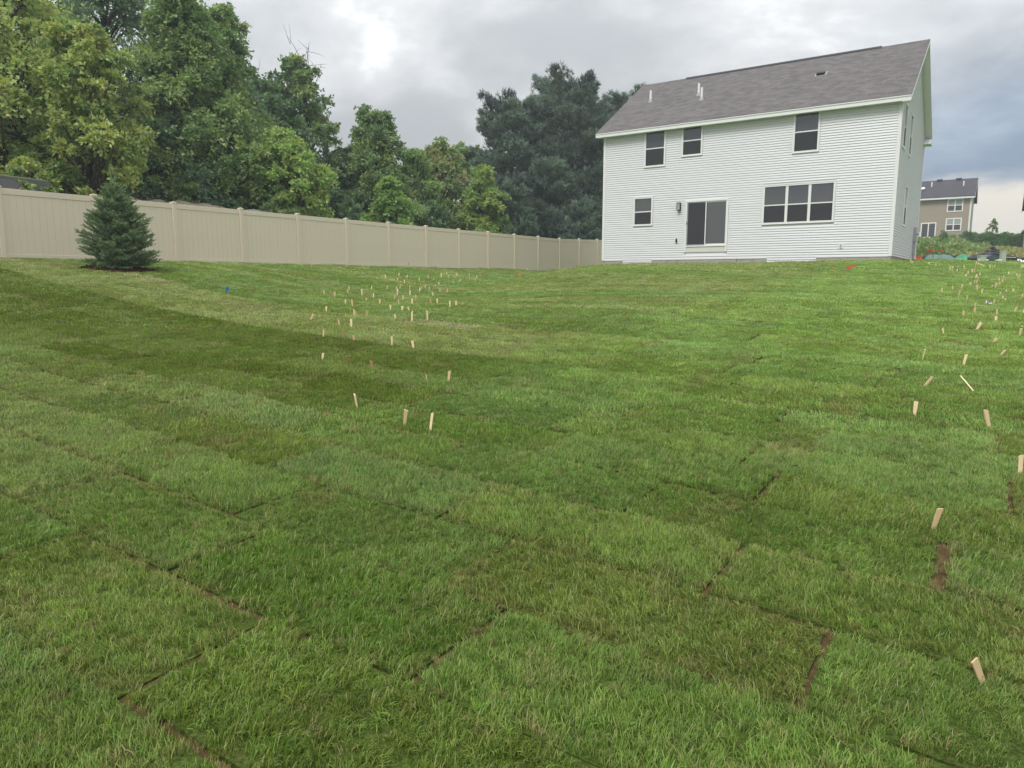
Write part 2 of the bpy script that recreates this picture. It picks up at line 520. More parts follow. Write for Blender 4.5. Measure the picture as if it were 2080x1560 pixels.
# ------------------------------------------------------------------ grass blades (tufts instanced on points)
tuft_col = bpy.data.collections.new('grass_tufts')
m_grass, t, out = new_mat('grass_blade')
ai = t.n('ShaderNodeAttribute', attribute_name='tint', attribute_type='INSTANCER')
ab = t.n('ShaderNodeAttribute', attribute_name='blade')
sb = t.n('ShaderNodeSeparateColor'); t.link(ab.outputs['Color'], sb.inputs[0])
c = t.mix(1.0, ai.outputs['Color'], t.mix(sb.outputs[0], (0.52, 0.56, 0.46), (1.52, 1.44, 1.50)), 'MULTIPLY')
c = t.mix(t.math('MULTIPLY', t.smooth(sb.outputs[1], 0.93, 0.97), 0.75), c, (0.40, 0.36, 0.19))          # dead straw blades
p = t.n('ShaderNodeBsdfPrincipled'); t.link(c, p.inputs['Base Color'])
p.inputs['Roughness'].default_value = 0.5; p.inputs['Specular IOR Level'].default_value = 0.25
tr = t.n('ShaderNodeBsdfTranslucent'); t.link(t.mix(1.0, c, (1.2, 1.25, 0.75), 'MULTIPLY'), tr.inputs[0])
mx = t.n('ShaderNodeMixShader'); mx.inputs[0].default_value = 0.32
t.link(p.outputs[0], mx.inputs[1]); t.link(tr.outputs[0], mx.inputs[2]); t.link(mx.outputs[0], out.inputs[0])

def make_tuft(i, nb, rad, lmin, lmax, wd, lean, seed):
    g = np.random.default_rng(seed)
    Vs, Fs, Bl = [], [], []
    for k in range(nb):
        ph = g.uniform(0, 2 * math.pi); rr = rad * math.sqrt(g.uniform())
        bx, by = rr * math.cos(ph), rr * math.sin(ph)
        L = g.uniform(lmin, lmax); wv = wd * g.uniform(0.7, 1.2)
        th = g.normal(0, 0.95)
        ld = (math.cos(th), math.sin(th))
        ln = max(0.05, g.normal(lean, 0.34)) if g.uniform() > 0.10 else g.uniform(1.2, 1.9)
        sv = (-ld[1], ld[0]); tw = g.uniform(-0.9, 0.9)
        sv = (sv[0] * math.cos(tw) + ld[0] * math.sin(tw), sv[1] * math.cos(tw) + ld[1] * math.sin(tw))
        P = []
        ang = ln * 0.35; px_, pz_ = 0.0, -0.006
        segs = (0.0, 0.4, 0.75, 1.0)
        for si, s in enumerate(segs):
            if si:
                ds = (s - segs[si - 1]) * L
                px_ += math.sin(ang) * ds; pz_ += math.cos(ang) * ds
                ang += ln * 0.55
            ww = wv * (1.0, 0.9, 0.6, 0.0)[si] * 0.5
            P.append((bx + ld[0] * px_, by + ld[1] * px_, pz_, ww))
        b0 = len(Vs)
        rv, rs = g.uniform(), g.uniform()
        for q in P[:3]:
            Vs.append((q[0] - sv[0] * q[3], q[1] - sv[1] * q[3], q[2])); Vs.append((q[0] + sv[0] * q[3], q[1] + sv[1] * q[3], q[2]))
        Vs.append(P[3][:3])
        Bl += [(rv, rs, 0, 1)] * 7
        Fs += [(b0, b0 + 1, b0 + 3), (b0, b0 + 3, b0 + 2), (b0 + 2, b0 + 3, b0 + 5), (b0 + 2, b0 + 5, b0 + 4), (b0 + 4, b0 + 5, b0 + 6)]
    me = np_mesh('tuft', np.array(Vs), np.array(Fs), m_grass, smooth=True)
    at = me.attributes.new('blade', 'FLOAT_COLOR', 'POINT')
    at.data.foreach_set('color', np.array(Bl, np.float32).ravel())
    o = bpy.data.objects.new('tuft_%02d' % i, me)
    tuft_col.objects.link(o)
SPEC = [(34, 0.035, 0.016, 0.060, 0.0032, 0.72)] * 5 + [(36, 0.060, 0.020, 0.056, 0.0052, 0.66)] * 4 + \
       [(38, 0.11, 0.022, 0.052, 0.010, 0.6)] * 3 + [(38, 0.22, 0.022, 0.048, 0.022, 0.55)] * 3
for i, sp in enumerate(SPEC):
    make_tuft(i, *sp, seed=100 + i)

def scatter(y0, y1, dens, xk, ids):
    """points over the visible wedge of lawn between two distances"""
    A_ = xk * (y1 ** 2 - y0 ** 2) + 2 * 1.2 * (y1 - y0)
    N = int(A_ * dens)
    yy = np.sqrt(rng.uniform(y0 ** 2, y1 ** 2, N))
    xx = rng.uniform(-1, 1, N) * (xk * yy + 1.2)
    return xx, yy, rng.integers(ids[0], ids[1], N)
parts = [scatter(1.3, 5.4, 1250, 0.74, (0, 5)), scatter(5.4, 11.0, 520, 0.74, (5, 9)), scatter(11.0, 24.0, 150, 0.74, (9, 12)), scatter(24.0, 62.0, 34, 0.74, (12, 15))]
X = np.concatenate([q[0] for q in parts]); Y = np.concatenate([q[1] for q in parts]); I = np.concatenate([q[2] for q in parts])
a, b, r, c_ = slab_ids(X, Y)
# keep off the house, the far side of the fence, the worked earth and the open joints
hu = (X - P0[0]) * BX[0] + (Y - P0[1]) * BX[1]; hw = (X - P0[0]) * AX[0] + (Y - P0[1]) * AX[1]
wobn = 0.25 * np.sin(X * 2.1 + Y * 1.3) + 0.15 * np.sin(X * 5.3 - Y * 3.1)
keep = ~((hw > -0.10 + 0.3 * wobn * (hu > 5)) & (hu > -5.9) & (hu < 8.3 + wobn) & (hw < 12))
fl = (X - FENCE0[0]) * BX[0] + (Y - FENCE0[1]) * BX[1]
keep &= fl > 0.10
keep &= ~((Y > 47 + wobn * 3) & (X > 18))
keep &= ~((X + 10.18) ** 2 + (Y - 18.7) ** 2 < (0.98 + 0.4 * wobn) ** 2)
g = slab_gap(r, c_)
ar = (a - A_OFF) - r * ROWW; br = (b - joint_of(r)) - c_ * SLABL
rag = 0.013 * np.sin(X * 31 + Y * 19) * np.sin(X * 13 - Y * 23) + rng.normal(0, 0.004, X.size)
seam = rag + np.minimum(np.minimum(ar - g[0], ROWW - g[1] - ar), np.minimum(br - g[2] * 1.0, SLABL - g[3] - br))
lod = np.where(I < 5, 0.009, np.where(I < 9, 0.017, np.where(I < 12, 0.012, -1)))
joint = seam <= lod
keep &= (~joint) | ((rng.uniform(size=X.size) < 0.20) & (I < 9))
# small worn or thin patches
thin = np.sin(X * 3.1 + 1.7) * np.sin(Y * 2.7 + 0.4) + np.sin(X * 7.3 - Y * 5.1) * 0.5 + np.sin((X + Y) * 11.0) * 0.25
keep &= ~((thin > 1.15) & (rng.uniform(size=X.size) < 0.45))
X, Y, I, a, b, r, c_, seam, thin, joint = [q[keep] for q in (X, Y, I, a, b, r, c_, seam, thin, joint)]
Z = terrain(X, Y) + np.where(Y < 30, slab_lift(r, c_), 0.014)
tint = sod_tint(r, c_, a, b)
N = len(X)
# patchiness inside a roll: clumps of other grasses, dry tips along the cut edges
pn = 0.5 + 0.25 * np.sin(X * 4.3 + Y * 2.2) * np.sin(Y * 5.1 - X * 1.7) + 0.25 * np.sin(X * 9.7 - Y * 7.1 + 1.0) * np.sin(X * 6.1 + Y * 11.3)
tint = tint * (0.78 + 0.42 * pn[:, None]) * rng.uniform(0.85, 1.15, (N, 1))
tint *= 1 + rng.normal(0, 0.05, (N, 3))
dry = np.clip(1 - seam / 0.07, 0, 1) * (hsh(r, c_, 33) > 0.45) * rng.uniform(0, 0.75, N)
dry = np.maximum(dry, np.clip(thin - 0.75, 0, 1) * rng.uniform(0, 1.2, N))
dry = np.clip(dry, 0, 0.8)[:, None]
tint = tint * (1 - dry) + np.array([0.30, 0.265, 0.115]) * dry
speck = (rng.uniform(size=N) < 0.05 + 0.07 * (pn > 0.62))[:, None] * rng.uniform(0.3, 0.85, (N, 1))
tint = tint * (1 - speck) + np.array([0.25, 0.20, 0.10]) * speck
lean_dir = np.where(hsh(r, c_, 40) > 0.5, 0.0, math.pi) - 0.594 + (hsh(r, c_, 41) - 0.5) * 2.0
rot = np.zeros((N, 3)); rot[:, 2] = lean_dir + rng.normal(0, 1.0, N) + 1.0 * np.sin(X * 1.9 + Y * 0.7) * np.sin(Y * 2.3 - X); rot[:, 0] = rng.normal(0, 0.06, N); rot[:, 1] = rng.normal(0, 0.06, N)
isr = (r == 0) & (c_ == -1)
rot[isr, 2] = 0.35 + rng.normal(0, 0.45, isr.sum())
scl = 0.9 * rng.uniform(0.60, 1.22, N) * (0.85 + 0.35 * hsh(r, c_, 44)) * np.where(seam < 0.03, 0.85, 1.0) * np.where(joint, 0.6, 1.0)
tint = np.where(joint[:, None], tint * 0.35 + np.array([0.24, 0.18, 0.085]) * rng.uniform(0.4, 0.9, (N, 1)), tint)
me = bpy.data.meshes.new('grass')
me.vertices.add(N); me.vertices.foreach_set('co', np.column_stack([X, Y, Z]).astype(np.float32).ravel())
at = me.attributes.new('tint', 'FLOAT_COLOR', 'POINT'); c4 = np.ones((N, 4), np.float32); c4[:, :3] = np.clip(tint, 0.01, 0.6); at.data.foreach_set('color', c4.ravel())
at = me.attributes.new('rot', 'FLOAT_VECTOR', 'POINT'); at.data.foreach_set('vector', rot.astype(np.float32).ravel())
at = me.attributes.new('scl', 'FLOAT', 'POINT'); at.data.foreach_set('value', scl.astype(np.float32))
at = me.attributes.new('idx', 'INT', 'POINT'); at.data.foreach_set('value', I.astype(np.int32))
grass = link('grass', me)
props(grass, 'short green lawn grass growing from the fresh sod', 'grass', kind='stuff')
ng = bpy.data.node_groups.new('grass_tufts', 'GeometryNodeTree')
ng.interface.new_socket('Geometry', in_out='INPUT', socket_type='NodeSocketGeometry')
ng.interface.new_socket('Geometry', in_out='OUTPUT', socket_type='NodeSocketGeometry')
gi = ng.nodes.new('NodeGroupInput'); go = ng.nodes.new('NodeGroupOutput')
ci = ng.nodes.new('GeometryNodeCollectionInfo'); ci.inputs['Collection'].default_value = tuft_col
ci.inputs['Separate Children'].default_value = True; ci.inputs['Reset Children'].default_value = True
ip = ng.nodes.new('GeometryNodeInstanceOnPoints'); ip.inputs['Pick Instance'].default_value = True
def named(nm, dt):
    nd = ng.nodes.new('GeometryNodeInputNamedAttribute'); nd.data_type = dt; nd.inputs['Name'].default_value = nm
    return nd.outputs['Attribute']
er = ng.nodes.new('FunctionNodeEulerToRotation')
ng.links.new(named('rot', 'FLOAT_VECTOR'), er.inputs[0])
ng.links.new(gi.outputs[0], ip.inputs['Points']); ng.links.new(ci.outputs[0], ip.inputs['Instance'])
ng.links.new(named('idx', 'INT'), ip.inputs['Instance Index']); ng.links.new(er.outputs[0], ip.inputs['Rotation'])
ng.links.new(named('scl', 'FLOAT'), ip.inputs['Scale']); ng.links.new(ip.outputs[0], go.inputs[0])
md = grass.modifiers.new('tufts', 'NODES'); md.node_group = ng

# ================================================================== THE WHITE HOUSE
m_vinyl = surf('white_vinyl_siding', (0.655, 0.662, 0.685), 0.42, 0.03, 3.0, spec=0.4, dirt=((0.62, 0.60, 0.55), 1.2, 0.62, 0.25))
m_trim = surf('white_trim', (0.72, 0.728, 0.725), 0.4, 0.02, 4.0)
m_conc = surf('concrete', (0.36, 0.34, 0.31), 0.9, 0.2, 8.0, 0.4, 60.0, 0.2, dirt=((0.16, 0.12, 0.09), 4.0, 0.5, 0.6))
m_sheet = surf('house_wrap_panel', (0.62, 0.60, 0.55), 0.6, 0.06, 5.0)
m_dark = surf('black_metal', (0.02, 0.02, 0.022), 0.4, 0.1)
m_pipe = surf('white_pvc', (0.72, 0.72, 0.70), 0.45, 0.05)
m_greymetal = surf('grey_metal_box', (0.30, 0.31, 0.32), 0.5, 0.08, 5.0)

def glass_mat(name, base, rough=0.03, ior=1.75):
    m, t, out = new_mat(name)
    p = t.n('ShaderNodeBsdfPrincipled')
    tcn = t.n('ShaderNodeTexCoord')
    p.inputs['Base Color'].default_value = (*base, 1)
    p.inputs['Roughness'].default_value = rough
    p.inputs['IOR'].default_value = ior
    b = t.n('ShaderNodeBump'); b.inputs['Strength'].default_value = 0.03; b.inputs['Distance'].default_value = 0.02
    t.link(t.noise(tcn.outputs['Object'], 1.4, 2, 0.5), b.inputs['Height']); t.link(b.outputs[0], p.inputs['Normal'])
    t.link(p.outputs[0], out.inputs[0])
    return m
m_glass = glass_mat('window_glass', (0.042, 0.048, 0.058), ior=1.9)
m_screen = surf('insect_screen', (0.040, 0.040, 0.046), 0.75, 0.05, 30.0, spec=0.2)
m_lampglass = glass_mat('lamp_glass', (0.35, 0.35, 0.33))

def shingle_mat(name, c0, c1, c2):
    m, t, out = new_mat(name)
    uv = t.n('ShaderNodeUVMap', uv_map='roof')
    br = t.n('ShaderNodeTexBrick', offset=0.5)
    t.link(uv.outputs[0], br.inputs['Vector'])
    br.inputs['Scale'].default_value = 1.0
    br.inputs['Brick Width'].default_value = 0.30; br.inputs['Row Height'].default_value = 0.143
    br.inputs['Mortar Size'].default_value = 0.006; br.inputs['Mortar Smooth'].default_value = 0.2
    br.inputs['Color1'].default_value = (*c0, 1); br.inputs['Color2'].default_value = (*c1, 1); br.inputs['Mortar'].default_value = (*c2, 1)
    n = t.noise(uv.outputs[0], 0.9, 4, 0.6)
    g = t.noise(uv.outputs[0], 38.0, 3, 0.7)
    c = t.mix(0.35, br.outputs['Color'], t.mix(n, tuple(x * 0.75 for x in c0), tuple(x * 1.25 for x in c1)))
    c = t.mix(t.math('MULTIPLY', g, 0.55), c, tuple(x * 0.55 for x in c0))
    p = t.n('ShaderNodeBsdfPrincipled'); t.link(c, p.inputs['Base Color']); p.inputs['Roughness'].default_value = 0.92
    p.inputs['Specular IOR Level'].default_value = 0.25
    b = t.n('ShaderNodeBump'); b.inputs['Strength'].default_value = 0.6; b.inputs['Distance'].default_value = 0.012
    t.link(t.math('ADD', br.outputs['Fac'], t.math('MULTIPLY', g, -0.5)), b.inputs['Height']); b.invert = True
    t.link(b.outputs[0], p.inputs['Normal'])
    t.link(p.outputs[0], out.inputs[0])
    return m
m_shingle = shingle_mat('weathered_grey_shingle', (0.095, 0.088, 0.088), (0.215, 0.200, 0.196), (0.04, 0.036, 0.037))
m_shingle2 = shingle_mat('dark_grey_shingle', (0.060, 0.060, 0.068), (0.095, 0.095, 0.105), (0.03, 0.03, 0.033))

RZ = math.atan2(BX[1], BX[0])
HZ = 2.10
house = empty('house', (P0[0], P0[1], HZ), RZ)
props(house, 'two storey white vinyl sided house with grey shingle roof', 'house')
UL, UR, DEP = -5.25, 7.52, 10.10
ZB, ZS = 2.47 - HZ, 8.58 - HZ
EX = 0.1016
RIDGE_W = DEP / 2
SLOPE = 0.625
def roof_z(w_):      # underside line of the roof over the gable wall
    return ZS + 0.10 + SLOPE * (RIDGE_W - abs(w_ - RIDGE_W))

# openings on the back wall: u0,u1,z0,z1 of the visible glass
BACK = [('w', -3.07, -2.17, 6.82, 8.40, 1), ('w', -1.25, -0.42, 7.15, 8.41, 1), ('w', 3.61, 4.51, 6.84, 8.43, 1), ('w', -3.56, -2.72, 4.14, 5.33, 1),
        ('t', 2.50, 5.25, 3.96, 5.46, 3), ('d', -0.96, 0.87, 3.07, 5.03, 1)]
SIDE = [('w', 0.85, 1.60, 6.84, 8.43, 1), ('w', 3.10, 3.88, 6.84, 8.43, 1), ('w', 3.05, 3.88, 3.90, 5.46, 1)]
FR = 0.085
core = MB()
core.prism([(0.0, 0.0), (DEP, 0.0), (DEP, roof_z(DEP) - 0.02), (RIDGE_W, roof_z(RIDGE_W) - 0.02), (0.0, roof_z(0) - 0.02)], 'x', UL + 0.02, UR - 0.02)
wall_back = core.build('wall', m_vinyl, house)
found = MB(); found.box(UL - 0.0, UR + 0.0, -0.012, DEP + 0.01, -0.6, ZB - 0.002); found.build('foundation', m_conc, house)
wall_side = MB().box(UR - 0.02, UR - 0.004, 0.01, DEP - 0.01, 0.0, ZS).build('side_wall', m_vinyl, house)

def cut(lo, hi, blocks):
    segs = [(lo, hi)]
    for b0, b1 in blocks:
        out_ = []
        for s0, s1 in segs:
            if b1 <= s0 or b0 >= s1: out_.append((s0, s1)); continue
            if b0 > s0: out_.append((s0, b0))
            if b1 < s1: out_.append((b1, s1))
        segs = out_
    return [s for s in segs if s[1] - s[0] > 0.01]

def siding_panel(parent, lo, hi, z, ops, face, ztop=None, ncourse=2):
    """one double-course vinyl panel, cut into separate lengths by the openings"""
    pieces = {}
    for k in range(ncourse):
        zz = z + k * EX
        z1 = zz + EX if ztop is None else min(zz + EX, ztop)
        if z1 - zz < 0.01: continue
        blocks = [(o[0] - FR, o[1] + FR) for o in ops if o[2] - FR < z1 - 0.012 and o[3] + FR > zz + 0.012]
        segs = cut(lo(zz) if callable(lo) else lo, hi(zz) if callable(hi) else hi, blocks)
        if face == 'back':          # lengths of about twelve feet, lapped at staggered places
            jo = [UL + 0.09 + ((z / (2 * EX) * 1.37) % 3.4) + 3.66 * q for q in range(-1, 5)]
            sp = []
            for s0, s1 in segs:
                cs = [s0] + [j_ for j_ in jo if s0 + 0.4 < j_ < s1 - 0.4] + [s1]
                sp += [(cs[q], cs[q + 1]) for q in range(len(cs) - 1)]
            segs = sp
        for i, (s0, s1) in enumerate(segs):
            key = (i, len(segs)) if callable(lo) else (round(s0, 3), round(s1, 3))
            pieces.setdefault(key, []).append((s0, s1, zz, z1))
    for ip_, lst in enumerate(pieces.values()):
        mb = MB(); lp_ = 0.0016 * (ip_ % 2)
        for s0, s1, zz, z1 in lst:
            prof = [(0.0, zz), (0.030, zz), (0.031, zz + 0.008), (0.006, z1), (0.0, z1)]
            if face == 'back':
                mb.prism([(-d - lp_, q) for d, q in prof], 'x', s0, s1 + (0.012 if lp_ else 0))
            else:
                mb.prism([(UR - 0.004 + d, q) for d, q in prof], 'y', s0, s1)
        mb.build('siding_panel', m_vinyl, parent)

bops = [(o[1], o[2], (o[3] - HZ) if o[0] != 'd' else 2.80 - HZ, o[4] - HZ) for o in BACK]
sops = [(o[1], o[2], o[3] - HZ, o[4] - HZ) for o in SIDE]
npan = int(math.ceil((ZS - ZB) / (2 * EX)))
for i in range(npan):
    z = ZB + i * 2 * EX
    siding_panel(wall_back, UL + 0.09, UR - 0.09, z, bops, 'back', ZS)
# the two places where the siding steps down over the dropped foundation
for u0, u1 in ((-4.15, -2.65), (2.72, 4.72)):
    siding_panel(wall_back, u0, u1, ZB - EX * 2, [], 'back')
z = ZB
while z < roof_z(RIDGE_W) - 0.1:
    def lo_(zz): return max(0.09 if zz < ZS else 0.0, (zz + EX - ZS - 0.10) / SLOPE + 0.02)
    def hi_(zz): return min(DEP - (0.09 if zz < ZS else 0.0), DEP - ((zz + EX - ZS - 0.10) / SLOPE + 0.02))
    if lo_(z) < hi_(z) - 0.1:
        siding_panel(wall_side, lo_, hi_, z, sops, 'side')
    z += 2 * EX
# corner posts
cp = MB(); cp.box(UL - 0.036, UL + 0.09, -0.040, 0.09, ZB - 0.02, ZS); cp.build('corner_post', m_trim, house, bevel=0.006)
cp = MB(); cp.box(UR - 0.09, UR + 0.036, -0.040, 0.09, ZB - 0.02, ZS); cp.build('corner_post', m_trim, house, bevel=0.006)
cp = MB(); cp.box(UR - 0.09, UR + 0.036, DEP - 0.09, DEP + 0.024, ZB - 0.02, ZS); cp.build('corner_post', m_trim, house, bevel=0.006)
strip_o = MB()
for s0, s1 in cut(UL + 0.09, UR - 0.09, [(-4.15, -2.65), (2.72, 4.72)]):
    strip_o.box(s0, s1, -0.030, -0.001, ZB - 0.03, ZB - 0.001)
strip_o.build('starter_strip', m_trim, house)

def window(parent, u0, u1, z0, z1, nlite, face, light_top=False, m_tr=m_trim):
    """vinyl double-hung unit (or a row of them): flat casing, sash frames, meeting rails, panes"""
    e = bpy.data.objects.new('window', None); COL.objects.link(e); e.parent = parent
    if face == 'back':
        e.location = ((u0 + u1) / 2, 0, z0)
    else:
        e.location = (UR - 0.004, (u0 + u1) / 2, z0); e.rotation_euler = (0, 0, math.pi / 2)
    hw_ = (u1 - u0) / 2; H = z1 - z0
    fr = MB(); f = FR - 0.004
    fr.box(-hw_ - f, -hw_, -0.058, 0, -f, H + f).box(hw_, hw_ + f, -0.058, 0, -f, H + f)
    fr.box(-hw_, hw_, -0.058, 0, -f, 0).box(-hw_, hw_, -0.058, 0, H, H + f)
    lip = 0.022
    fr.box(-hw_ - f, -hw_ - f + lip, -0.068, -0.058, -f, H + f).box(hw_ + f - lip, hw_ + f, -0.068, -0.058, -f, H + f)
    fr.box(-hw_ - f + lip, hw_ + f - lip, -0.068, -0.058, H + f - lip, H + f).box(-hw_ - f + lip, hw_ + f - lip, -0.068, -0.058, -f, -f + lip)
    wl_ = 2 * hw_ / nlite
    for k in range(1, nlite):
        x = -hw_ + k * wl_
        fr.box(x - 0.055, x + 0.055, -0.043, 0, 0, H)
    fr.build('frame', m_tr, e)
    for k in range(nlite):
        x0 = -hw_ + k * wl_ + (0.055 if k else 0); x1 = -hw_ + (k + 1) * wl_ - (0.055 if k < nlite - 1 else 0)
        mid = H * 0.485
        MB().box(x0, x1, -0.036, -0.004, mid - 0.024, mid + 0.024).build('meeting_rail', m_tr, e)
        MB().box(x0, x1, -0.016, -0.008, mid + 0.024, H).build('pane', m_glass, e)
        MB().box(x0, x1, -0.024, -0.006, 0, mid - 0.024).build('screen', m_screen, e)
    return e
for o in BACK:
    if o[0] in 'wt':
        window(house, o[1], o[2], o[3] - HZ, o[4] - HZ, o[5], 'back')
for o in SIDE:
    window(house, o[1], o[2], o[3] - HZ, o[4] - HZ, 1, 'side')

# sliding patio door with blank panel under its sill
_, u0, u1, z0, z1, _ = BACK[5]
z0 -= HZ; z1 -= HZ
dr = bpy.data.objects.new('sliding_door', None); COL.objects.link(dr); dr.parent = house; dr.location = ((u0 + u1) / 2, 0, z0)
hw_ = (u1 - u0) / 2; H = z1 - z0
fr = MB(); f = FR - 0.004
fr.box(-hw_ - f, -hw_, -0.06, 0, -0.30, H + f).box(hw_, hw_ + f, -0.06, 0, -0.30, H + f).box(-hw_, hw_, -0.06, 0, H, H + f).box(-hw_, hw_, -0.06, 0, -0.05, 0)
fr.build('frame', m_trim, dr)
MB().box(-hw_, hw_, -0.03, -0.002, -0.30, -0.051).build('kick_panel', m_sheet, dr)
MB().box(-0.02, hw_ - 0.035, -0.010, -0.004, 0.07, H - 0.05).build('pane', m_glass, dr)
sd = MB(); sd.box(-0.055, -0.02, -0.028, -0.002, 0.0, H).box(hw_ - 0.035, hw_, -0.028, -0.002, 0.0, H).box(-0.02, hw_ - 0.035, -0.028, -0.002, 0, 0.07).box(-0.02, hw_ - 0.035, -0.028, -0.002, H - 0.05, H)
sd.build('fixed_panel_frame', m_trim, dr)
sd = MB(); sd.box(-hw_, -hw_ + 0.055, -0.046, -0.030, 0, H).box(-0.045, 0.0, -0.046, -0.030, 0, H).box(-hw_ + 0.055, -0.045, -0.046, -0.030, 0, 0.05).box(-hw_ + 0.055, -0.045, -0.046, -0.030, H - 0.04, H)
sd.build('screen_frame', m_greymetal, dr)
MB().box(-hw_ + 0.055, -0.045, -0.040, -0.036, 0.05, H - 0.04).build('screen', m_screen, dr)
MB().box(-hw_ - 0.004, -hw_ + 0.03, -0.075, -0.046, 0.95, 1.08).build('handle', m_dark, dr, bevel=0.006)
MB().box(-0.045, 0.0, -0.054, -0.0465, 0.0, H).build('interlock', m_trim, dr)

# wall lantern
lu, lz = -1.335, 4.86 - HZ
la = bpy.data.objects.new('wall_lantern', None); COL.objects.link(la); la.parent = house; la.location = (lu, 0, lz); la.scale = (0.82, 0.9, 0.82)
MB().box(-0.07, 0.07, -0.050, -0.016, -0.20, 0.20).build('back_plate', m_dark, la, bevel=0.004)
mb = MB()
for dx in (-0.085, 0.085):
    for dy in (-0.20, -0.04):
        mb.box(dx - 0.012, dx + 0.012, dy - 0.012, dy + 0.012, -0.20, 0.20)
mb.box(-0.10, 0.10, -0.215, -0.03, 0.19, 0.215).box(-0.10, 0.10, -0.215, -0.03, -0.215, -0.19).box(-0.02, 0.02, -0.13, -0.09, 0.06, 0.19)
mb.build('cage', m_dark, la)
MB().box(-0.07, 0.07, -0.185, -0.055, -0.188, 0.188).build('lantern_glass', m_lampglass, la)
# outlet cover, hose tap
ou = bpy.data.objects.new('outlet_box', None); COL.objects.link(ou); ou.parent = house; ou.location = (-1.42, 0, 3.32 - HZ)
MB().box(-0.10, 0.10, -0.045, -0.005, -0.13, 0.13).build('mounting_block', m_trim, ou, bevel=0.006)
MB().box(-0.042, 0.042, -0.080, -0.045, -0.095, 0.095).build('cover', m_dark, ou, bevel=0.012)
MB().tube([(0, -0.035, -0.13), (0, -0.035, -0.36)], 0.01, 6).build('cable', m_pipe, ou)
ou = bpy.data.objects.new('hose_tap', None); COL.objects.link(ou); ou.parent = house; ou.location = (5.67, 0, 2.92 - HZ)
MB().box(-0.10, 0.10, -0.045, -0.005, -0.13, 0.11).build('mounting_block', m_trim, ou, bevel=0.006)
MB().tube([(0, -0.03, 0.0), (0, -0.10, 0.0), (0, -0.13, -0.05)], 0.018, 8).build('spout', surf('brass', (0.30, 0.22, 0.10), 0.4, metallic=0.7), ou)
MB().tube([(0, -0.10, 0.035), (0, -0.10, 0.045)], 0.032, 10).build('handle', m_dark, ou)
MB().tube([(1.44, -0.02, ZB - 0.02), (1.40, -0.07, ZB - 0.14)], 0.012, 6).build('drain_spout', m_dark, house)

# meters on the side wall
me_ = bpy.data.objects.new('electric_meter', None); COL.objects.link(me_); me_.parent = house; me_.location = (UR + 0.014, 8.25, 0.5)
MB().box(0, 0.14, -0.22, 0.22, 0.75, 1.45).build('meter_box', m_greymetal, me_, bevel=0.01)
MB().box(0, 0.11, -0.16, 0.16, 0.10, 0.75).build('service_box', m_greymetal, me_, bevel=0.01)
MB().tube([(0.14, 0, 1.15), (0.22, 0, 1.15)], 0.085, 16).build('dial_cover', m_lampglass, me_)
MB().tube([(0.06, 0.14, 0.2), (0.06, 0.14, -0.8)], 0.03, 8).build('conduit', m_greymetal, me_)
MB().tube([(0.06, -0.1, 0.2), (0.06, -0.1, -0.8)], 0.03, 8).build('conduit', m_greymetal, me_)
mb = MB(); mb.box(UR + 0.014, UR + 0.20, 9.4, 9.62, 1.55, 1.78); mb.build('vent_hood', m_pipe, house, bevel=0.02)

# roof
OV, OVG, TH = 0.32, 0.33, 0.05
zr = roof_z(RIDGE_W)
rf = bpy.data.objects.new('roof', None); COL.objects.link(rf); rf.parent = house
def roof_slab(parent, name, u0, u1, w0, w1, zfun, th, mat, eave_u=None):
    vs_ = [(u0, w0, zfun(w0)), (u1, w0, zfun(w0)), (u1, w1, zfun(w1)), (u0, w1, zfun(w1))]
    vt = [(x, y, z + th) for x, y, z in vs_]
    me2 = bpy.data.meshes.new(name)
    me2.from_pydata(vs_ + vt, [], [(3, 2, 1, 0), (4, 5, 6, 7), (0, 1, 5, 4), (1, 2, 6, 5), (2, 3, 7, 6), (3, 0, 4, 7)])
    uvl = me2.uv_layers.new(name='roof')
    for lp in me2.loops:
        p_ = me2.vertices[lp.vertex_index].co
        uvl.data[lp.index].uv = (p_.x, math.hypot(p_.y - w0, p_.z - zfun(w0)) + (0 if p_.z < 1e9 else 0))
    me2.materials.append(mat)
    return link(name, me2, parent)
lin_b = lambda w_: zr - SLOPE * (RIDGE_W - w_)
lin_f = lambda w_: zr - SLOPE * (w_ - RIDGE_W)
roof_slab(rf, 'rear_slope', UL - OVG, UR + OVG, -OV - 0.03, RIDGE_W, lin_b, TH, m_shingle)
roof_slab(rf, 'front_slope', UL - OVG, UR + OVG, RIDGE_W + 0.001, DEP + OV + 0.03, lin_f, TH, m_shingle)
rv_ = MB()
rv_.prism([(RIDGE_W - 0.17, zr + TH - 0.075), (RIDGE_W, zr + TH + 0.045), (RIDGE_W + 0.17, zr + TH - 0.075), (RIDGE_W, zr + TH - 0.03)], 'x', UL + 2.1, UR - 1.55)
rv_.build('ridge_vent', surf('ridge_vent_dark', (0.05, 0.048, 0.05), 0.9), rf)
fz = lin_b(-OV)
fa = MB(); fa.box(UL - OVG + 0.01, UR + OVG - 0.01, -OV - 0.022, -OV, fz - 0.175, fz - 0.002); fa.build('fascia', m_trim, rf)
so = MB(); so.box(UL - OVG + 0.01, UR + OVG - 0.01, -OV, -0.03, fz - 0.165, fz - 0.15); so.build('soffit', m_trim, rf)
fa = MB(); fa.box(UL - OVG + 0.01, UR + OVG - 0.01, DEP + OV, DEP + OV + 0.022, fz - 0.175, fz - 0.002); fa.build('fascia', m_trim, rf)
so = MB(); so.box(UL - OVG + 0.01, UR + OVG - 0.01, DEP + 0.03, DEP + OV, fz - 0.165, fz - 0.15); so.build('soffit', m_trim, rf)
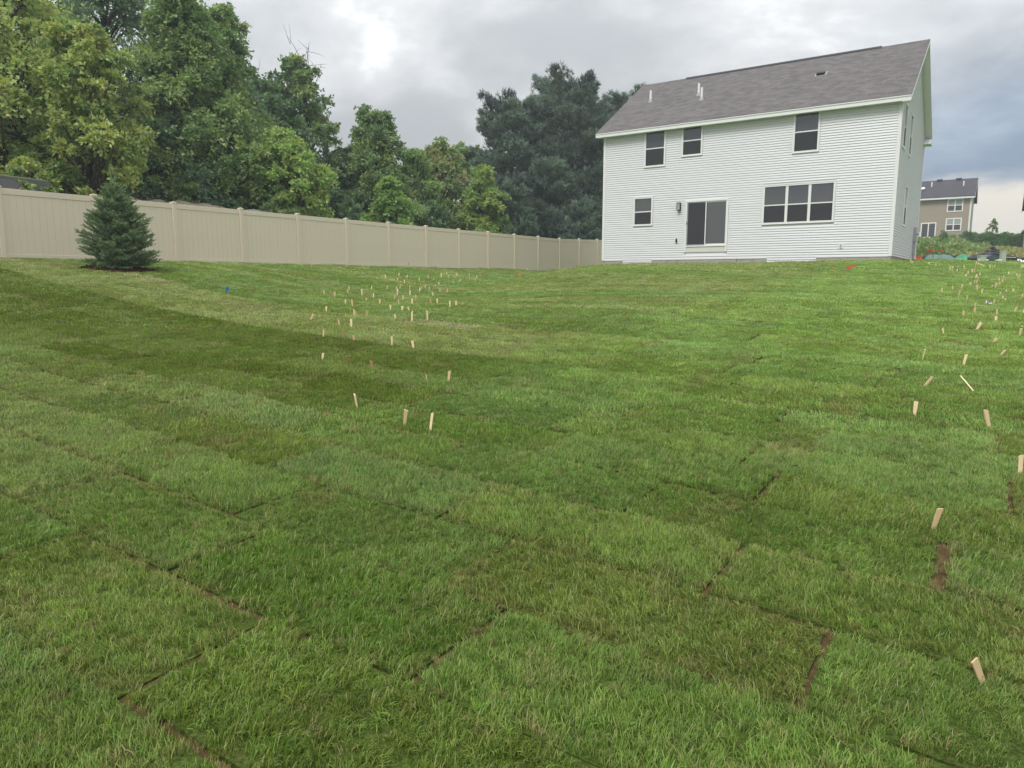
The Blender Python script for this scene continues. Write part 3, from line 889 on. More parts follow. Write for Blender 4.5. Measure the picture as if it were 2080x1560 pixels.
for u_a, u_b in ((UR + OVG - 0.02, UR + OVG + 0.004), (UL - OVG - 0.004, UL - OVG + 0.02)):
    for s, lf in ((0, lin_b), (1, lin_f)):
        wa, wb = (-OV, RIDGE_W) if s == 0 else (RIDGE_W, DEP + OV)
        MB().prism([(wa, lf(wa) - 0.16), (wb, lf(wb) - 0.16), (wb, lf(wb) - 0.003), (wa, lf(wa) - 0.003)], 'x', u_a, u_b).build('rake_board', m_trim, rf)
for ua, ub in ((UR + 0.02, UR + OVG - 0.02), (UL - OVG + 0.02, UL - 0.0)):
    for s, lf in ((0, lin_b), (1, lin_f)):
        wa, wb = (-OV, RIDGE_W) if s == 0 else (RIDGE_W, DEP + OV)
        MB().prism([(wa, lf(wa) - 0.15), (wb, lf(wb) - 0.15), (wb, lf(wb) - 0.13), (wa, lf(wa) - 0.13)], 'x', ua, ub).build('rake_soffit', m_trim, rf)
# boxed eave return at the front corner of the gable
MB().prism([(DEP - 0.55, fz - 0.30), (DEP + OV + 0.02, fz - 0.30), (DEP + OV + 0.02, fz - 0.02), (DEP - 0.15, fz - 0.02)], 'x', UR + 0.02, UR + OVG - 0.001).build('eave_return', m_trim, rf)
MB().prism([(-OV - 0.018, fz - 0.205), (-0.025, fz - 0.205), (-0.025, fz + 0.14), (-OV - 0.018, fz - 0.03)], 'x', UR + 0.024, UR + OVG - 0.022).build('eave_return', m_trim, rf)
# drip edge line
MB().box(UL - OVG, UR + OVG, -OV - 0.045, -OV - 0.023, fz - 0.03, fz + 0.008).build('drip_edge', m_trim, rf)
# pipes through the roof and the box vent
def vent_pipe(u_, w_, h_):
    e = bpy.data.objects.new('vent_pipe', None); COL.objects.link(e); e.parent = rf; e.location = (u_, w_, lin_b(w_) + TH)
    MB().tube([(0, 0, -0.05), (0, 0, h_)], 0.055, 12).build('pipe', m_pipe, e)
    MB().tube([(0, 0, -0.06), (0, 0, 0.05), (0, 0, 0.12)], [0.13, 0.10, 0.06], 12).build('flashing_boot', m_greymetal, e)
vent_pipe(-4.05, 2.6, 0.55); vent_pipe(-1.55, 2.55, 0.55); vent_pipe(-1.18, 1.95, 0.55)
e = bpy.data.objects.new('box_vent', None); COL.objects.link(e); e.parent = rf; e.location = (3.9, 2.9, lin_b(2.9) + TH); e.rotation_euler = (math.atan(SLOPE), 0, 0)
MB().prism([(-0.16, 0.0), (0.16, 0.0), (0.16, 0.05), (-0.06, 0.13), (-0.16, 0.11)], 'x', -0.17, 0.17).build('hood', m_dark, e)
MB().box(-0.24, 0.24, -0.22, 0.24, 0.0, 0.012).build('flange', m_greymetal, e)

# ================================================================== FENCE
m_fence = surf('tan_vinyl', (0.69, 0.60, 0.475), 0.5, 0.03, 2.0, spec=0.35, dirt=((0.46, 0.40, 0.29), 1.5, 0.58, 0.25))
FRZ = math.atan2(AX[1], AX[0])
fence = empty('fence', (FENCE0[0], FENCE0[1], 2.08), FRZ)
props(fence, 'long tan vinyl privacy fence with capped posts behind the lawn', 'fence')
BAY = 2.44
post_m = MB().box(-0.064, 0.064, -0.064, 0.064, -0.35, 1.872).mesh('post', m_fence, bevel=0.008)
cap_mb = MB(); cap_mb.box(-0.074, 0.074, -0.074, 0.074, 1.860, 1.892)
cap_mb.add([(-0.074, -0.074, 1.892), (0.074, -0.074, 1.892), (0.074, 0.074, 1.892), (-0.074, 0.074, 1.892), (0, 0, 1.918)], [(0, 1, 4), (1, 2, 4), (2, 3, 4), (3, 0, 4)])
cap_m = cap_mb.mesh('cap', m_fence)
RAIL0, RAIL1 = 1.69, 1.845
NP = 13
pw = (BAY - 0.128) / NP
rail_m = MB().box(0.064, BAY - 0.064, -0.025, 0.025, RAIL0, RAIL1).mesh('top_rail', m_fence, bevel=0.006)
brail_m = MB().box(0.064, BAY - 0.064, -0.025, 0.025, -0.06, 0.13).mesh('bottom_rail', m_fence, bevel=0.006)
pmb = MB(); pmb.prism([(0.0, -0.006), (0.004, -0.011), (pw - 0.004, -0.011), (pw, -0.006), (pw, 0.006), (pw - 0.004, 0.011), (0.004, 0.011), (0.0, 0.006)], 'z', 0.13, RAIL0 - 0.004)
plank_m = pmb.mesh('plank', m_fence)
KF0, KF1 = -1, 16
for k in range(KF0, KF1 + 1):
    dz = 0.08 * max(0, k - 12)
    pz = dz + 0.004 * math.sin(k * 2.3)
    po = link('post', post_m, fence, (k * BAY, 0, pz)); po.rotation_euler = (0.004 * math.sin(k * 3.1), 0.004 * math.cos(k * 1.7), 0)
    link('cap', cap_m, po)
    if k < KF1:
        pn_ = bpy.data.objects.new('panel', None); COL.objects.link(pn_); pn_.parent = fence; pn_.location = (k * BAY, 0, dz)
        pn_.rotation_euler = (0, -math.atan2(0.08 if k >= 12 else 0.0, BAY) + 0.001 * math.sin(k * 5.1), 0)
        link('top_rail', rail_m, pn_); link('bottom_rail', brail_m, pn_)
        for j in range(NP):
            link('plank', plank_m, pn_, (0.064 + j * pw, 0.0008 * math.sin(j * 7.0 + k), 0))

# ================================================================== TREES
def unit(v):
    return v / np.maximum(np.linalg.norm(v, axis=-1, keepdims=True), 1e-6)

def leaf_quads(P, Dv, L, Wd, g, fold=0.25):
    """kite-shaped leaves at P pointing along Dv"""
    n_ = len(P)
    Dv = unit(Dv)
    s = unit(np.cross(Dv, unit(g.normal(size=(n_, 3)))))
    nn = np.cross(s, Dv)
    L = L[:, None]; Wd = Wd[:, None]
    v0 = P; v2 = P + Dv * L
    mid = P + Dv * L * 0.42 + nn * L * fold * 0.3
    v1 = mid + s * Wd; v3 = mid - s * Wd
    V = np.stack([v0, v1, v2, v3], 1).reshape(-1, 3)
    F = np.arange(4 * n_).reshape(-1, 4)
    return V, F

def needle_tris(P, Dv, L, Wd, g):
    """thin tapering needles"""
    Dv = unit(Dv); s = unit(np.cross(Dv, unit(g.normal(size=P.shape))))
    V = np.stack([P - s * Wd, P + s * Wd, P + Dv * L[:, None]], 1).reshape(-1, 3)
    return V, np.arange(len(V)).reshape(-1, 3)

def limb_tube(mb, p0, p1, r0, r1, g, sag=0.1, n=5, seg=4):
    p0 = np.array(p0, float); p1 = np.array(p1, float)
    L = np.linalg.norm(p1 - p0)
    pts = []
    off = g.normal(0, 0.05 * L, 3)
    for i in range(seg + 1):
        t_ = i / seg
        q = p0 * (1 - t_) + p1 * t_ + off * math.sin(math.pi * t_)
        q[2] += sag * L * math.sin(math.pi * t_)
        pts.append(q)
    mb.tube(pts, [r0 + (r1 - r0) * (i / seg) for i in range(seg + 1)], n)

m_leaf = leaf_mat('broad_leaf', 0.38)
m_bark = surf('bark', (0.085, 0.070, 0.055), 0.95, 0.35, 12.0, 0.8, 30.0, 0.15)
m_needle = leaf_mat('conifer_needle', 0.2, 0.5, 0.45)

def profile(kind, t_):
    if kind == 'oval':
        return np.sin(np.pi * np.clip(t_ * 0.86 + 0.12, 0, 1)) ** 0.75
    if kind == 'column':
        return np.clip(np.minimum(1.0, (1.02 - t_) * 2.6), 0, 1) ** 0.7 * (0.72 + 0.28 * np.sin(t_ * 5.0 + 0.8))
    if kind == 'cone':
        return np.clip((1.05 - t_), 0, 1) ** 0.75 * np.clip(t_ * 6 + 0.55, 0, 1)
    return np.ones_like(t_)

def broadleaf(label, x, y, H, Rc, c0, kind, pal, ncl, per, leaf, seed, group, rc=0.30, name='deciduous_tree', open_=0.0, dead=0, cat='tree'):
    """tapering trunk, limbs to each leaf spray, crown of separate leaves; c0 = crown base as a fraction of the height"""
    g = np.random.default_rng(seed)
    z = tz(x, y)
    e = empty(name, (x, y, z))
    props(e, label, cat, group)
    crown_h = H * (1 - c0)
    lean = g.normal(0, 0.03, 2)
    mb = MB()
    tp = [(lean[0] * H * s + 0.06 * H * 0.1 * math.sin(3 * s + seed), lean[1] * H * s + 0.05 * H * 0.1 * math.cos(4 * s + seed), H * s - 0.3 * (s == 0)) for s in (0, 0.15, 0.35, 0.55, 0.75, 0.93)]
    tr_ = 0.018 * H
    mb.tube(tp, [tr_ * q for q in (1.15, 0.95, 0.75, 0.55, 0.3, 0.08)], 8)
    def trunk_at(zz):
        s = min(max(zz / H, 0), 0.93)
        return np.array([lean[0] * H * s, lean[1] * H * s, zz])
    ncl = int(ncl * 1.55); per = int(per * 0.80)
    t_ = (np.arange(ncl) + g.uniform(0, 1, ncl)) / ncl
    t_ = t_ ** 0.92
    ph = np.arange(ncl) * 2.39996 + g.normal(0, 0.5, ncl)
    rr = Rc * profile(kind, t_) * np.sqrt(g.uniform(0.18, 1.12, ncl))
    C_ = np.column_stack([rr * np.cos(ph) + lean[0] * H * (c0 + t_ * (1 - c0)), rr * np.sin(ph) + lean[1] * H * (c0 + t_ * (1 - c0)), H * c0 + crown_h * t_ * 0.97])
    C_ += g.normal(0, 0.10 * Rc, C_.shape) * np.array([1, 1, 0.6])
    Rk = Rc * rc * 0.92 * g.uniform(0.6, 1.3, ncl) * (0.6 + 0.4 * profile(kind, t_))
    leaf *= 1.02
    pal = np.array(pal)
    AllV, AllT, AllF, nb_ = [], [], [], 0
    Ps, Ds, Ts = [], [], []
    for i in range(ncl):
        cc = C_[i]; rk = Rk[i]
        if g.uniform() < 0.75:
            zt = max(H * c0 * 0.55, cc[2] - 0.9 * math.hypot(cc[0], cc[1]) - 0.3)
            limb_tube(mb, trunk_at(zt), cc, 0.05 * rk + 0.008 * H * 0.4, 0.012, g, 0.06)
        nt = max(6, int(per / 13))
        tw = unit(g.normal(size=(nt, 3)) + np.array([0, 0, 0.35]) + 0.55 * unit(np.array([[cc[0], cc[1], 0.0]])))
        s = g.uniform(0.15, 1.05, (nt, 13)) ** 0.7
        P = cc + tw[:, None, :] * (s[..., None] * rk * g.uniform(0.6, 1.5, (nt, 1, 1))) * np.array([1, 1, 0.72])
        P[..., 2] -= 0.34 * rk * s ** 2
        P += g.normal(0, 0.07 * rk, P.shape)
        Dv = tw[:, None, :] * 0.8 + g.normal(0, 0.6, P.shape) + np.array([0, 0, -0.25])
        mixw = g.dirichlet(np.ones(len(pal)) * 0.9)
        base = pal[g.choice(len(pal), p=mixw)] * 0.6 + (mixw[:, None] * pal).sum(0) * 0.4
        T = base * g.uniform(0.72, 1.28, (nt, 13, 1)) * (1 + g.normal(0, 0.06, (nt, 13, 3)))
        hit = g.uniform(size=(nt, 13)) < 0.12
        T[hit] = pal[g.integers(0, len(pal), hit.sum())]
        Ps.append(P.reshape(-1, 3)); Ds.append(Dv.reshape(-1, 3)); Ts.append(T.reshape(-1, 3))
    P = np.concatenate(Ps); Dv = np.concatenate(Ds); T = np.clip(np.concatenate(Ts), 0.005, 0.6)
    if open_:
        k = g.uniform(size=len(P)) > open_
        P, Dv, T = P[k], Dv[k], T[k]
    Ll = leaf * g.uniform(0.65, 1.25, len(P))
    Vv, Ff = leaf_quads(P, Dv, Ll, Ll * g.uniform(0.24, 0.36, len(P)), g)
    link('crown', np_mesh('crown', Vv, Ff, m_leaf, smooth=False, tint=np.repeat(T, 4, axis=0)), e)
    for d_ in range(dead):
        a_ = g.uniform(0, 6.28); b0 = trunk_at(H * g.uniform(0.72, 0.9))
        tip = b0 + np.array([math.cos(a_) * 0.10 * H, math.sin(a_) * 0.04 * H, g.uniform(0.12, 0.24) * H])
        limb_tube(mb, b0, tip, 0.035, 0.006, g, 0.04)
        for q in range(5):
            s = g.uniform(0.35, 0.95); m_ = b0 * (1 - s) + tip * s
            limb_tube(mb, m_, m_ + g.normal(0, 0.05 * H, 3) + np.array([0, 0, 0.03 * H]), 0.014, 0.004, g, 0.03, 4, 3)
    mb.build('trunk', m_bark, e, smooth=True)
    return e

YEL = [(0.365, 0.445, 0.140), (0.265, 0.375, 0.125), (0.455, 0.490, 0.160), (0.165, 0.255, 0.098)]
MID = [(0.170, 0.280, 0.108), (0.235, 0.345, 0.128), (0.125, 0.215, 0.095), (0.325, 0.410, 0.155)]
DRK = [(0.090, 0.165, 0.092), (0.120, 0.210, 0.108), (0.100, 0.180, 0.108), (0.165, 0.260, 0.120)]
LIM = [(0.255, 0.400, 0.120), (0.330, 0.460, 0.150), (0.190, 0.310, 0.105)]
OLV = [(0.350, 0.325, 0.160), (0.300, 0.340, 0.140), (0.400, 0.330, 0.175), (0.240, 0.265, 0.120)]
GT = 'trees growing behind the tan fence'
def at(px, Y):           # ground position seen along one compass bearing at a given distance
    return (px - 1040) / 1444.0 * Y * 1.0, Y
def hgt(ytop, px, Y):
    b_ = (780 - ytop) / 1444.0; p_ = R(8.4)
    return 1.55 + Y * (-math.sin(p_) + b_ * math.cos(p_)) / (math.cos(p_) + b_ * math.sin(p_))
def BL(label, px, Y, ytop, Rc, c0, kind, pal, ncl, per, leaf, seed, **kw):
    x, y = at(px, Y)
    return broadleaf(label, x, y, hgt(ytop, px, Y) - tz(x, y), Rc, c0, kind, pal, ncl, per, leaf, seed, kw.pop('group', GT), **kw)
BL('tall yellow-green maple overhanging the end of the tan fence', 35, 26.0, -95, 3.6, 0.08, 'oval', YEL, 120, 430, 0.15, 1)
BL('leafy maple with drooping yellowish sprays low over the fence', -130, 24.0, -40, 3.0, 0.05, 'oval', YEL, 70, 330, 0.16, 2)
BL('smaller golden-green tree leaning out above the spruce', 205, 25.0, 62, 1.75, 0.16, 'oval', YEL, 64, 400, 0.14, 3)
BL('dark green tree rising between the yellow maple and the tallest tree', 270, 34.0, -110, 3.5, 0.05, 'oval', DRK, 100, 400, 0.17, 4)
BL('tallest full green tree with a long leafy crown down to the fence', 425, 30.5, -25, 2.9, 0.06, 'column', MID, 140, 430, 0.15, 5)
BL('dark shaded understorey tree at the foot of the tallest tree', 330, 29.0, 215, 2.5, 0.05, 'oval', DRK, 70, 380, 0.15, 6)
BL('slender green tree at the right flank of the tallest tree', 482, 32.5, 5, 2.1, 0.20, 'column', MID, 84, 360, 0.15, 7, open_=0.08)
BL('yellow-green bushy tree leaning over the fence posts', 612, 31.0, 262, 1.55, 0.08, 'oval', LIM[:2] + YEL[:2], 62, 400, 0.14, 8)
BL('golden-tipped low tree at the foot of the slender green tree', 530, 30.0, 290, 1.2, 0.10, 'oval', YEL[:2] + MID[:2], 46, 380, 0.14, 9)
BL('thin-topped tree with bare dead twigs showing against the sky', 650, 43.0, 118, 2.5, 0.10, 'cone', MID, 85, 330, 0.19, 10, open_=0.15, dead=6)
BL('sparse dark tree with bare twigs behind the bushy tree', 570, 41.0, 150, 2.3, 0.12, 'oval', DRK[1:] + MID[:1], 70, 330, 0.19, 11, open_=0.2, dead=4)
BL('round-shouldered green tree behind the bright green sapling', 775, 43.0, 218, 2.6, 0.06, 'cone', MID, 90, 400, 0.19, 12)
BL('dark tree filling the gap left of the bright green sapling', 715, 46.0, 300, 2.4, 0.05, 'oval', DRK, 60, 380, 0.20, 13)
BL('light green tree at the shoulder of the olive-brown tree', 845, 46.0, 300, 1.7, 0.06, 'oval', MID[:2] + YEL[1:2], 54, 360, 0.19, 14)
BL('olive-brown fading tree left of the pines', 905, 50.0, 288, 2.3, 0.06, 'oval', OLV[:2] + MID[:2], 72, 330, 0.20, 15, open_=0.12)
BL('yellow-green tree in front of the blue-green pines', 985, 47.0, 338, 1.75, 0.06, 'cone', LIM[:1] + YEL[:2], 62, 400, 0.18, 16)
BL('pale green tree top between the olive tree and the pines', 945, 58.0, 292, 2.4, 0.06, 'oval', MID[:2] + YEL[1:2], 56, 340, 0.22, 17)
BL('bright lime-green sapling just behind the fence', 800, 35.5, 362, 1.45, 0.10, 'cone', LIM, 60, 330, 0.15, 18, rc=0.24, open_=0.1)
BL('dark broad tree standing behind the tallest tree', 470, 46.0, 60, 4.0, 0.05, 'oval', DRK, 70, 380, 0.24, 19)
BL('deep green tree far behind the round-shouldered tree', 800, 62.0, 330, 4.2, 0.02, 'oval', DRK, 60, 380, 0.28, 20)
BL('dim green bush at the foot of the yellow maple', 90, 27.5, 255, 2.0, 0.05, 'oval', DRK, 44, 330, 0.16, 22)
BL('dark thicket tree behind the yellow maple', 110, 36.0, 60, 4.2, 0.03, 'oval', DRK, 70, 380, 0.22, 23)
for i, (px_, Y_, yt, r_, pl, lb) in enumerate([(95, 22.6, 322, 0.85, YEL, 'yellow-leaved bush reaching over the fence before the old van'),
                                  (15, 22.2, 318, 0.8, YEL, 'leafy bush at the first fence post before the old van'),
                                  (300, 25.2, 362, 0.9, DRK, 'dark leafy bush over the fence right of the spruce tip'),
                                  (395, 27.5, 372, 0.9, MID, 'green bush over the fence before the grey-green tarp'),
                                  (150, 27.0, 330, 0.9, YEL, 'small yellow-leaved bush peeping over the fence beside the spruce tip'),
                                  (690, 37.0, 385, 1.3, DRK, 'low dark bush behind the fence left of the bright green sapling'),
                                  (470, 29.0, 365, 1.1, DRK, 'low dark bush behind the fence below the tallest tree'),
                                  (870, 44.0, 400, 1.4, DRK, 'low dark bush behind the fence right of the bright green sapling'),
                                  (585, 29.5, 395, 0.8, MID, 'low green bush under the yellow-green bushy tree')]):
    BL(lb, px_, Y_, yt, r_, 0.02, 'oval', pl, 34, 300, 0.13, 40 + i, name='bush', cat='bush', group='bushes behind the tan fence')

def pine(label, px, Y, ytop, Rc, c0, lev, seed, dens=1.0, pal=((0.080, 0.128, 0.104), (0.125, 0.188, 0.138), (0.062, 0.100, 0.088), (0.185, 0.255, 0.175)), nl=0.34, shape=0.7, topr=0.25):
    g = np.random.default_rng(seed)
    x, y = at(px, Y); z = tz(x, y); H = hgt(ytop, px, Y) - z
    e = empty('pine_tree', (x, y, z)); props(e, label, 'tree', 'dark pines behind the tan fence')
    mb = MB()
    mb.tube([(0, 0, -0.3), (0.05, 0, H * 0.3), (-0.05, 0.05, H * 0.65), (0, 0, H * 0.95)], [0.028 * H, 0.022 * H, 0.014 * H, 0.003 * H], 8)
    Ps, Ds, Ts = [], [], []
    pal = np.array(pal)
    for i in range(lev):
        f = (i + 0.5) / lev
        zz = H * (c0 + (1 - c0) * f * 0.96)
        prof = (topr + (1 - topr) * (1 - f) ** shape) * (0.55 + 0.45 * min(1, f * 7))
        nb = 6 if f < 0.85 else 5
        p0 = g.uniform(0, 6.28)
        for k in range(nb):
            a_ = p0 + k * 6.283 / nb + g.normal(0, 0.25)
            L = Rc * prof * g.uniform(0.72, 1.12)
            d = np.array([math.cos(a_), math.sin(a_), 0.0])
            rise = 0.10 + 0.35 * f + g.normal(0, 0.05)
            tip = d * L + np.array([0, 0, zz + rise * L])
            b0 = np.array([0, 0, zz])
            limb_tube(mb, b0, tip, 0.010 * H * (1 - 0.6 * f) * 0.6, 0.012, g, -0.05, 4, 4)
            # plumes: side shoots fanned in a flattish layer along the outer two thirds
            ns = max(8, int(34 * L * dens))
            s = g.uniform(0.15, 1.0, ns) ** 0.7
            lat = g.normal(0, 0.24, ns) * L * (0.35 + 0.65 * np.sin(np.pi * np.clip(s, 0, 0.97)))
            side = np.array([-d[1], d[0], 0])
            base = b0 + (tip - b0) * s[:, None] + side * lat[:, None]
            base[:, 2] += -0.05 * L * np.sin(np.pi * s) + g.normal(0.06, 0.10, ns) * (0.5 + 0.16 * L)
            q = 11
            P = np.repeat(base, q, axis=0) + g.normal(0, 0.06, (ns * q, 3))
            ax_ = unit(d * 0.55 + side * 0.25 * np.sign(lat)[:, None] + np.array([0, 0, 0.75]) + g.normal(0, 0.25, (ns, 3)))
            Dv = np.repeat(ax_, q, axis=0) + g.normal(0, 0.55, (ns * q, 3))
            cb = pal[g.integers(0, len(pal))] * 0.6 + pal[g.integers(0, len(pal))] * 0.4
            T = cb * np.repeat(g.uniform(0.8, 1.25, (ns, 1)), q, axis=0) * g.uniform(0.8, 1.25, (ns * q, 1))
            Ps.append(P); Ds.append(Dv); Ts.append(np.broadcast_to(T, P.shape))
    # candle-like leader shoots at the top
    for k in range(26):
        a_ = g.uniform(0, 6.28); rr = g.uniform(0, 1) * Rc * (topr * 0.9)
        b0 = np.array([math.cos(a_) * rr, math.sin(a_) * rr, H * (0.93 - 0.10 * rr / max(Rc * topr, 0.01))])
        s = np.linspace(0, 1, 26)
        hh = g.uniform(0.35, 0.8)
        P = b0 + np.column_stack([g.normal(0, 0.03, 26), g.normal(0, 0.03, 26), s * hh])
        Ps.append(P); Ds.append(g.normal(0, 0.5, (26, 3)) + np.array([0, 0, 0.9])); Ts.append(np.broadcast_to(pal[1] * 1.1, (26, 3)))
    P = np.concatenate(Ps); Dv = np.concatenate(Ds); T = np.concatenate(Ts)
    L = nl * g.uniform(0.6, 1.2, len(P))
    Vv, Ff = needle_tris(P, Dv, L, nl * 0.085, g)
    link('crown', np_mesh('crown', Vv, Ff, m_needle, tint=np.repeat(T, 3, axis=0)), e)
    mb.build('trunk', m_bark, e, smooth=True)
pine('tallest broad blue-green pine beside the white house', 1150, 58, 165, 4.6, 0.10, 22, 51, topr=0.55)
pine('rounded dark pine left of the tallest pine', 1040, 57, 208, 3.9, 0.10, 19, 52, topr=0.55, shape=0.6)
pine('pine half hidden behind the roof of the white house', 1262, 61, 195, 4.0, 0.12, 18, 53, topr=0.50)
pine('low spreading pine at the front of the pine group', 1030, 49, 372, 2.9, 0.04, 12, 54, nl=0.30, topr=0.35)
pine('small dark pine over the fence next to the white house', 1182, 50, 412, 2.0, 0.04, 10, 55, nl=0.28, topr=0.30, shape=0.8)
pine('dark pine in the middle of the group behind the low spreading one', 1110, 53, 330, 3.1, 0.05, 14, 56, nl=0.30, topr=0.4)

# ------------------------------------------------------------------ blue-green spruce on the lawn
def spruce():
    g = np.random.default_rng(77)
    x, y = -10.18, 18.72
    z = tz(x, y)
    e = empty('spruce_tree', (x, y, z)); props(e, 'young blue-green spruce with a thin leader on the lawn before the fence', 'tree')
    H = 2.5
    mb = MB(); mb.tube([(0, 0, -0.1), (0, 0, 0.9), (0.03, 0, 1.9), (-0.04, 0, H)], [0.06, 0.045, 0.02, 0.006], 7)
    Ps, Ds, Ts = [], [], []
    pal = np.array([(0.165, 0.255, 0.115), (0.130, 0.208, 0.100), (0.235, 0.325, 0.145), (0.100, 0.165, 0.085)])
    def shoot(p0, d, L, bright):
        n_ = int(20 + L * 150)
        s = g.uniform(0, 1, n_)
        P = p0 + d * (s * L)[:, None]
        r_ = unit(g.normal(size=(n_, 3)))
        Ps.append(P); Ds.append(r_ * 0.8 + d * 0.75)
        c_ = pal[g.integers(0, 4)] * bright
        Ts.append(np.broadcast_to(c_, (n_, 3)) * g.uniform(0.8, 1.2, (n_, 1)))
    lev = 30
    for i in range(lev):
        f = i / (lev - 1)
        zz = 0.10 + 1.88 * f ** 1.05
        env = 0.98 * np.interp(f, [0, 0.08, 0.24, 0.48, 0.70, 0.86, 1.0], [0.80, 0.96, 1.0, 0.86, 0.60, 0.36, 0.15])
        nb = 11 if f < 0.6 else 8
        p0 = g.uniform(0, 6.28)
        for k in range(nb):
            a_ = p0 + 6.283 * k / nb + g.normal(0, 0.15)
            L = env * g.uniform(0.70, 1.14)
            d = unit(np.array([math.cos(a_), math.sin(a_), 0.18 + 0.75 * f + g.normal(0, 0.12)]))
            b0 = np.array([0, 0, max(0.05, zz - 0.18 * L)])
            mb.tube([b0, b0 + d * L * 0.9], [0.010, 0.004], 4, False)
            shoot(b0 + d * L * 0.82, d, 0.18 + 0.06 * g.uniform(), 1.12)
            side = np.array([-math.sin(a_), math.cos(a_), 0.0])
            for s in np.arange(0.30, 0.96, 0.09):
                for sg in (-1, 1):
                    dd = unit(d * 0.75 + side * sg * g.uniform(0.5, 0.95) + np.array([0, 0, g.normal(0.25, 0.3)]))
                    shoot(b0 + d * L * s, dd, (0.10 + 0.20 * (1 - s)) * g.uniform(0.7, 1.2) * min(1, L / 0.55), 1.0)
    for k in range(9):
        zz = 1.85 + 0.55 * k / 8
        for q in range(5):
            a_ = g.uniform(0, 6.28); sp = 0.9 - 0.4 * k / 8
            d = unit(np.array([math.cos(a_) * sp, math.sin(a_) * sp, 1.0]))
            shoot(np.array([0.0, 0, zz - 0.08]), d, (0.24 - 0.016 * k) * g.uniform(0.7, 1.1), 1.35)
    shoot(np.array([-0.02, 0, 2.2]), unit(np.array([-0.10, 0, 1.0])), 0.42, 1.3)
    P = np.concatenate(Ps); Dv = np.concatenate(Ds); T = np.concatenate(Ts)
    P[:, 2] = np.maximum(P[:, 2], 0.03)
    L = 0.040 * g.uniform(0.75, 1.2, len(P))
    Vv, Ff = needle_tris(P, Dv, L, 0.0055, g)
    link('crown', np_mesh('crown', Vv, Ff, m_needle, tint=np.repeat(T, 3, axis=0)), e)
    mb.build('trunk', m_bark, e)
    # bark mulch ring: chips
    n_ = 2600
    a_ = g.uniform(0, 6.283, n_); r_ = np.sqrt(g.uniform(0, 1, n_)) * (1.02 + 0.12 * np.sin(a_ * 3 + 1))
    cx, cy = x + 0.08 + r_ * np.cos(a_), y - 0.05 + r_ * np.sin(a_)
    P = np.column_stack([cx, cy, terrain(cx, cy) + 0.004 + 0.035 * (1 - r_ ** 2 * 0.8).clip(0, 1) * g.uniform(0.3, 1, n_)])
    Dv = g.normal(size=(n_, 3)) * np.array([1, 1, 0.3])
    L = g.uniform(0.03, 0.08, n_)
    Vv, Ff = leaf_quads(P, Dv, L, L * 0.3, g, 0.0)
    T = np.array([0.085, 0.040, 0.026]) * g.uniform(0.5, 1.7, (n_, 1))
    m = link('mulch_bed', np_mesh('mulch_bed', Vv, Ff, leaf_mat('bark_mulch', 0.0, 0.9, 0.1), tint=np.repeat(T, 4, axis=0)))
    props(m, 'reddish bark mulch ring around the spruce', 'mulch', kind='stuff')
spruce()

# ================================================================== THINGS BEHIND THE FENCE ON THE LEFT
m_olive = surf('faded_olive_paint', (0.10, 0.11, 0.085), 0.5, 0.15, 3.0, dirt=((0.20, 0.18, 0.13), 2.0, 0.5, 0.5))
m_tarp = surf('tan_tarp', (0.20, 0.17, 0.125), 0.8, 0.2, 3.0, 0.6, 12.0)
m_tarpg = surf('grey_green_tarp', (0.145, 0.165, 0.14), 0.7, 0.2, 3.0, 0.6, 12.0)
def lofted(secs):
    """loft closed cross-sections (lists of 3D points of equal count)"""
    n_ = len(secs[0]); vs_ = [p for s in secs for p in s]; fs = []
    for i in range(len(secs) - 1):
        for k in range(n_):
            j = (k + 1) % n_
            fs.append((i * n_ + k, i * n_ + j, (i + 1) * n_ + j, (i + 1) * n_ + k))
    fs.append(tuple(range(n_))[::-1]); fs.append(tuple((len(secs) - 1) * n_ + k for k in range(n_)))
    return vs_, fs
def fence_pt(s, off):
    return FENCE0 + AX * s - BX * off
# old van-like vehicle, only its roof shows above the rail
q = fence_pt(1.0, 3.2)
van = empty('parked_van', (q[0], q[1], tz(*q)), FRZ)
van.scale = (1.1, 1.1, 1.03)
props(van, 'old olive grey van roof showing between leaves over the fence', 'van')
mb = MB()
prof = [(-2.3, 0.35), (2.3, 0.35), (2.35, 0.95), (1.75, 1.15), (1.15, 1.98), (-2.1, 2.05), (-2.35, 1.7)]
def vsec(yy, inset):
    return [(x_ * (1 - 0.01 * inset), yy, z_ - 0.05 * inset * (z_ > 1.3)) for x_, z_ in prof]
vs_, fs = lofted([vsec(-0.9, 1), vsec(-0.8, 0.1), vsec(0.8, 0.1), vsec(0.9, 1)])
mb.add(vs_, fs); mb.build('body', m_olive, van)
MB().add([(1.20, -0.7, 1.90), (1.20, 0.7, 1.90), (1.72, 0.72, 1.20), (1.72, -0.72, 1.20)], [(0, 1, 2, 3)])
mb = MB(); mb.prism([(1.215, 1.90), (1.235, 1.905), (1.765, 1.20), (1.745, 1.19)], 'y', -0.72, 0.72); mb.build('windscreen', m_glass, van)
for sx_ in (-0.915, 0.902):
    mb = MB(); mb.prism([(-1.9, 1.3), (0.9, 1.3), (0.7, 1.85), (-1.9, 1.88)], 'y', sx_, sx_ + 0.013); mb.build('side_window', m_glass, van)
for x_ in (-1.45, 1.5):
    for y_ in (-0.82, 0.82):
        MB().tube([(x_, y_ - 0.1, 0.32), (x_, y_ + 0.1, 0.32)], 0.33, 16).build('wheel', m_dark, van)
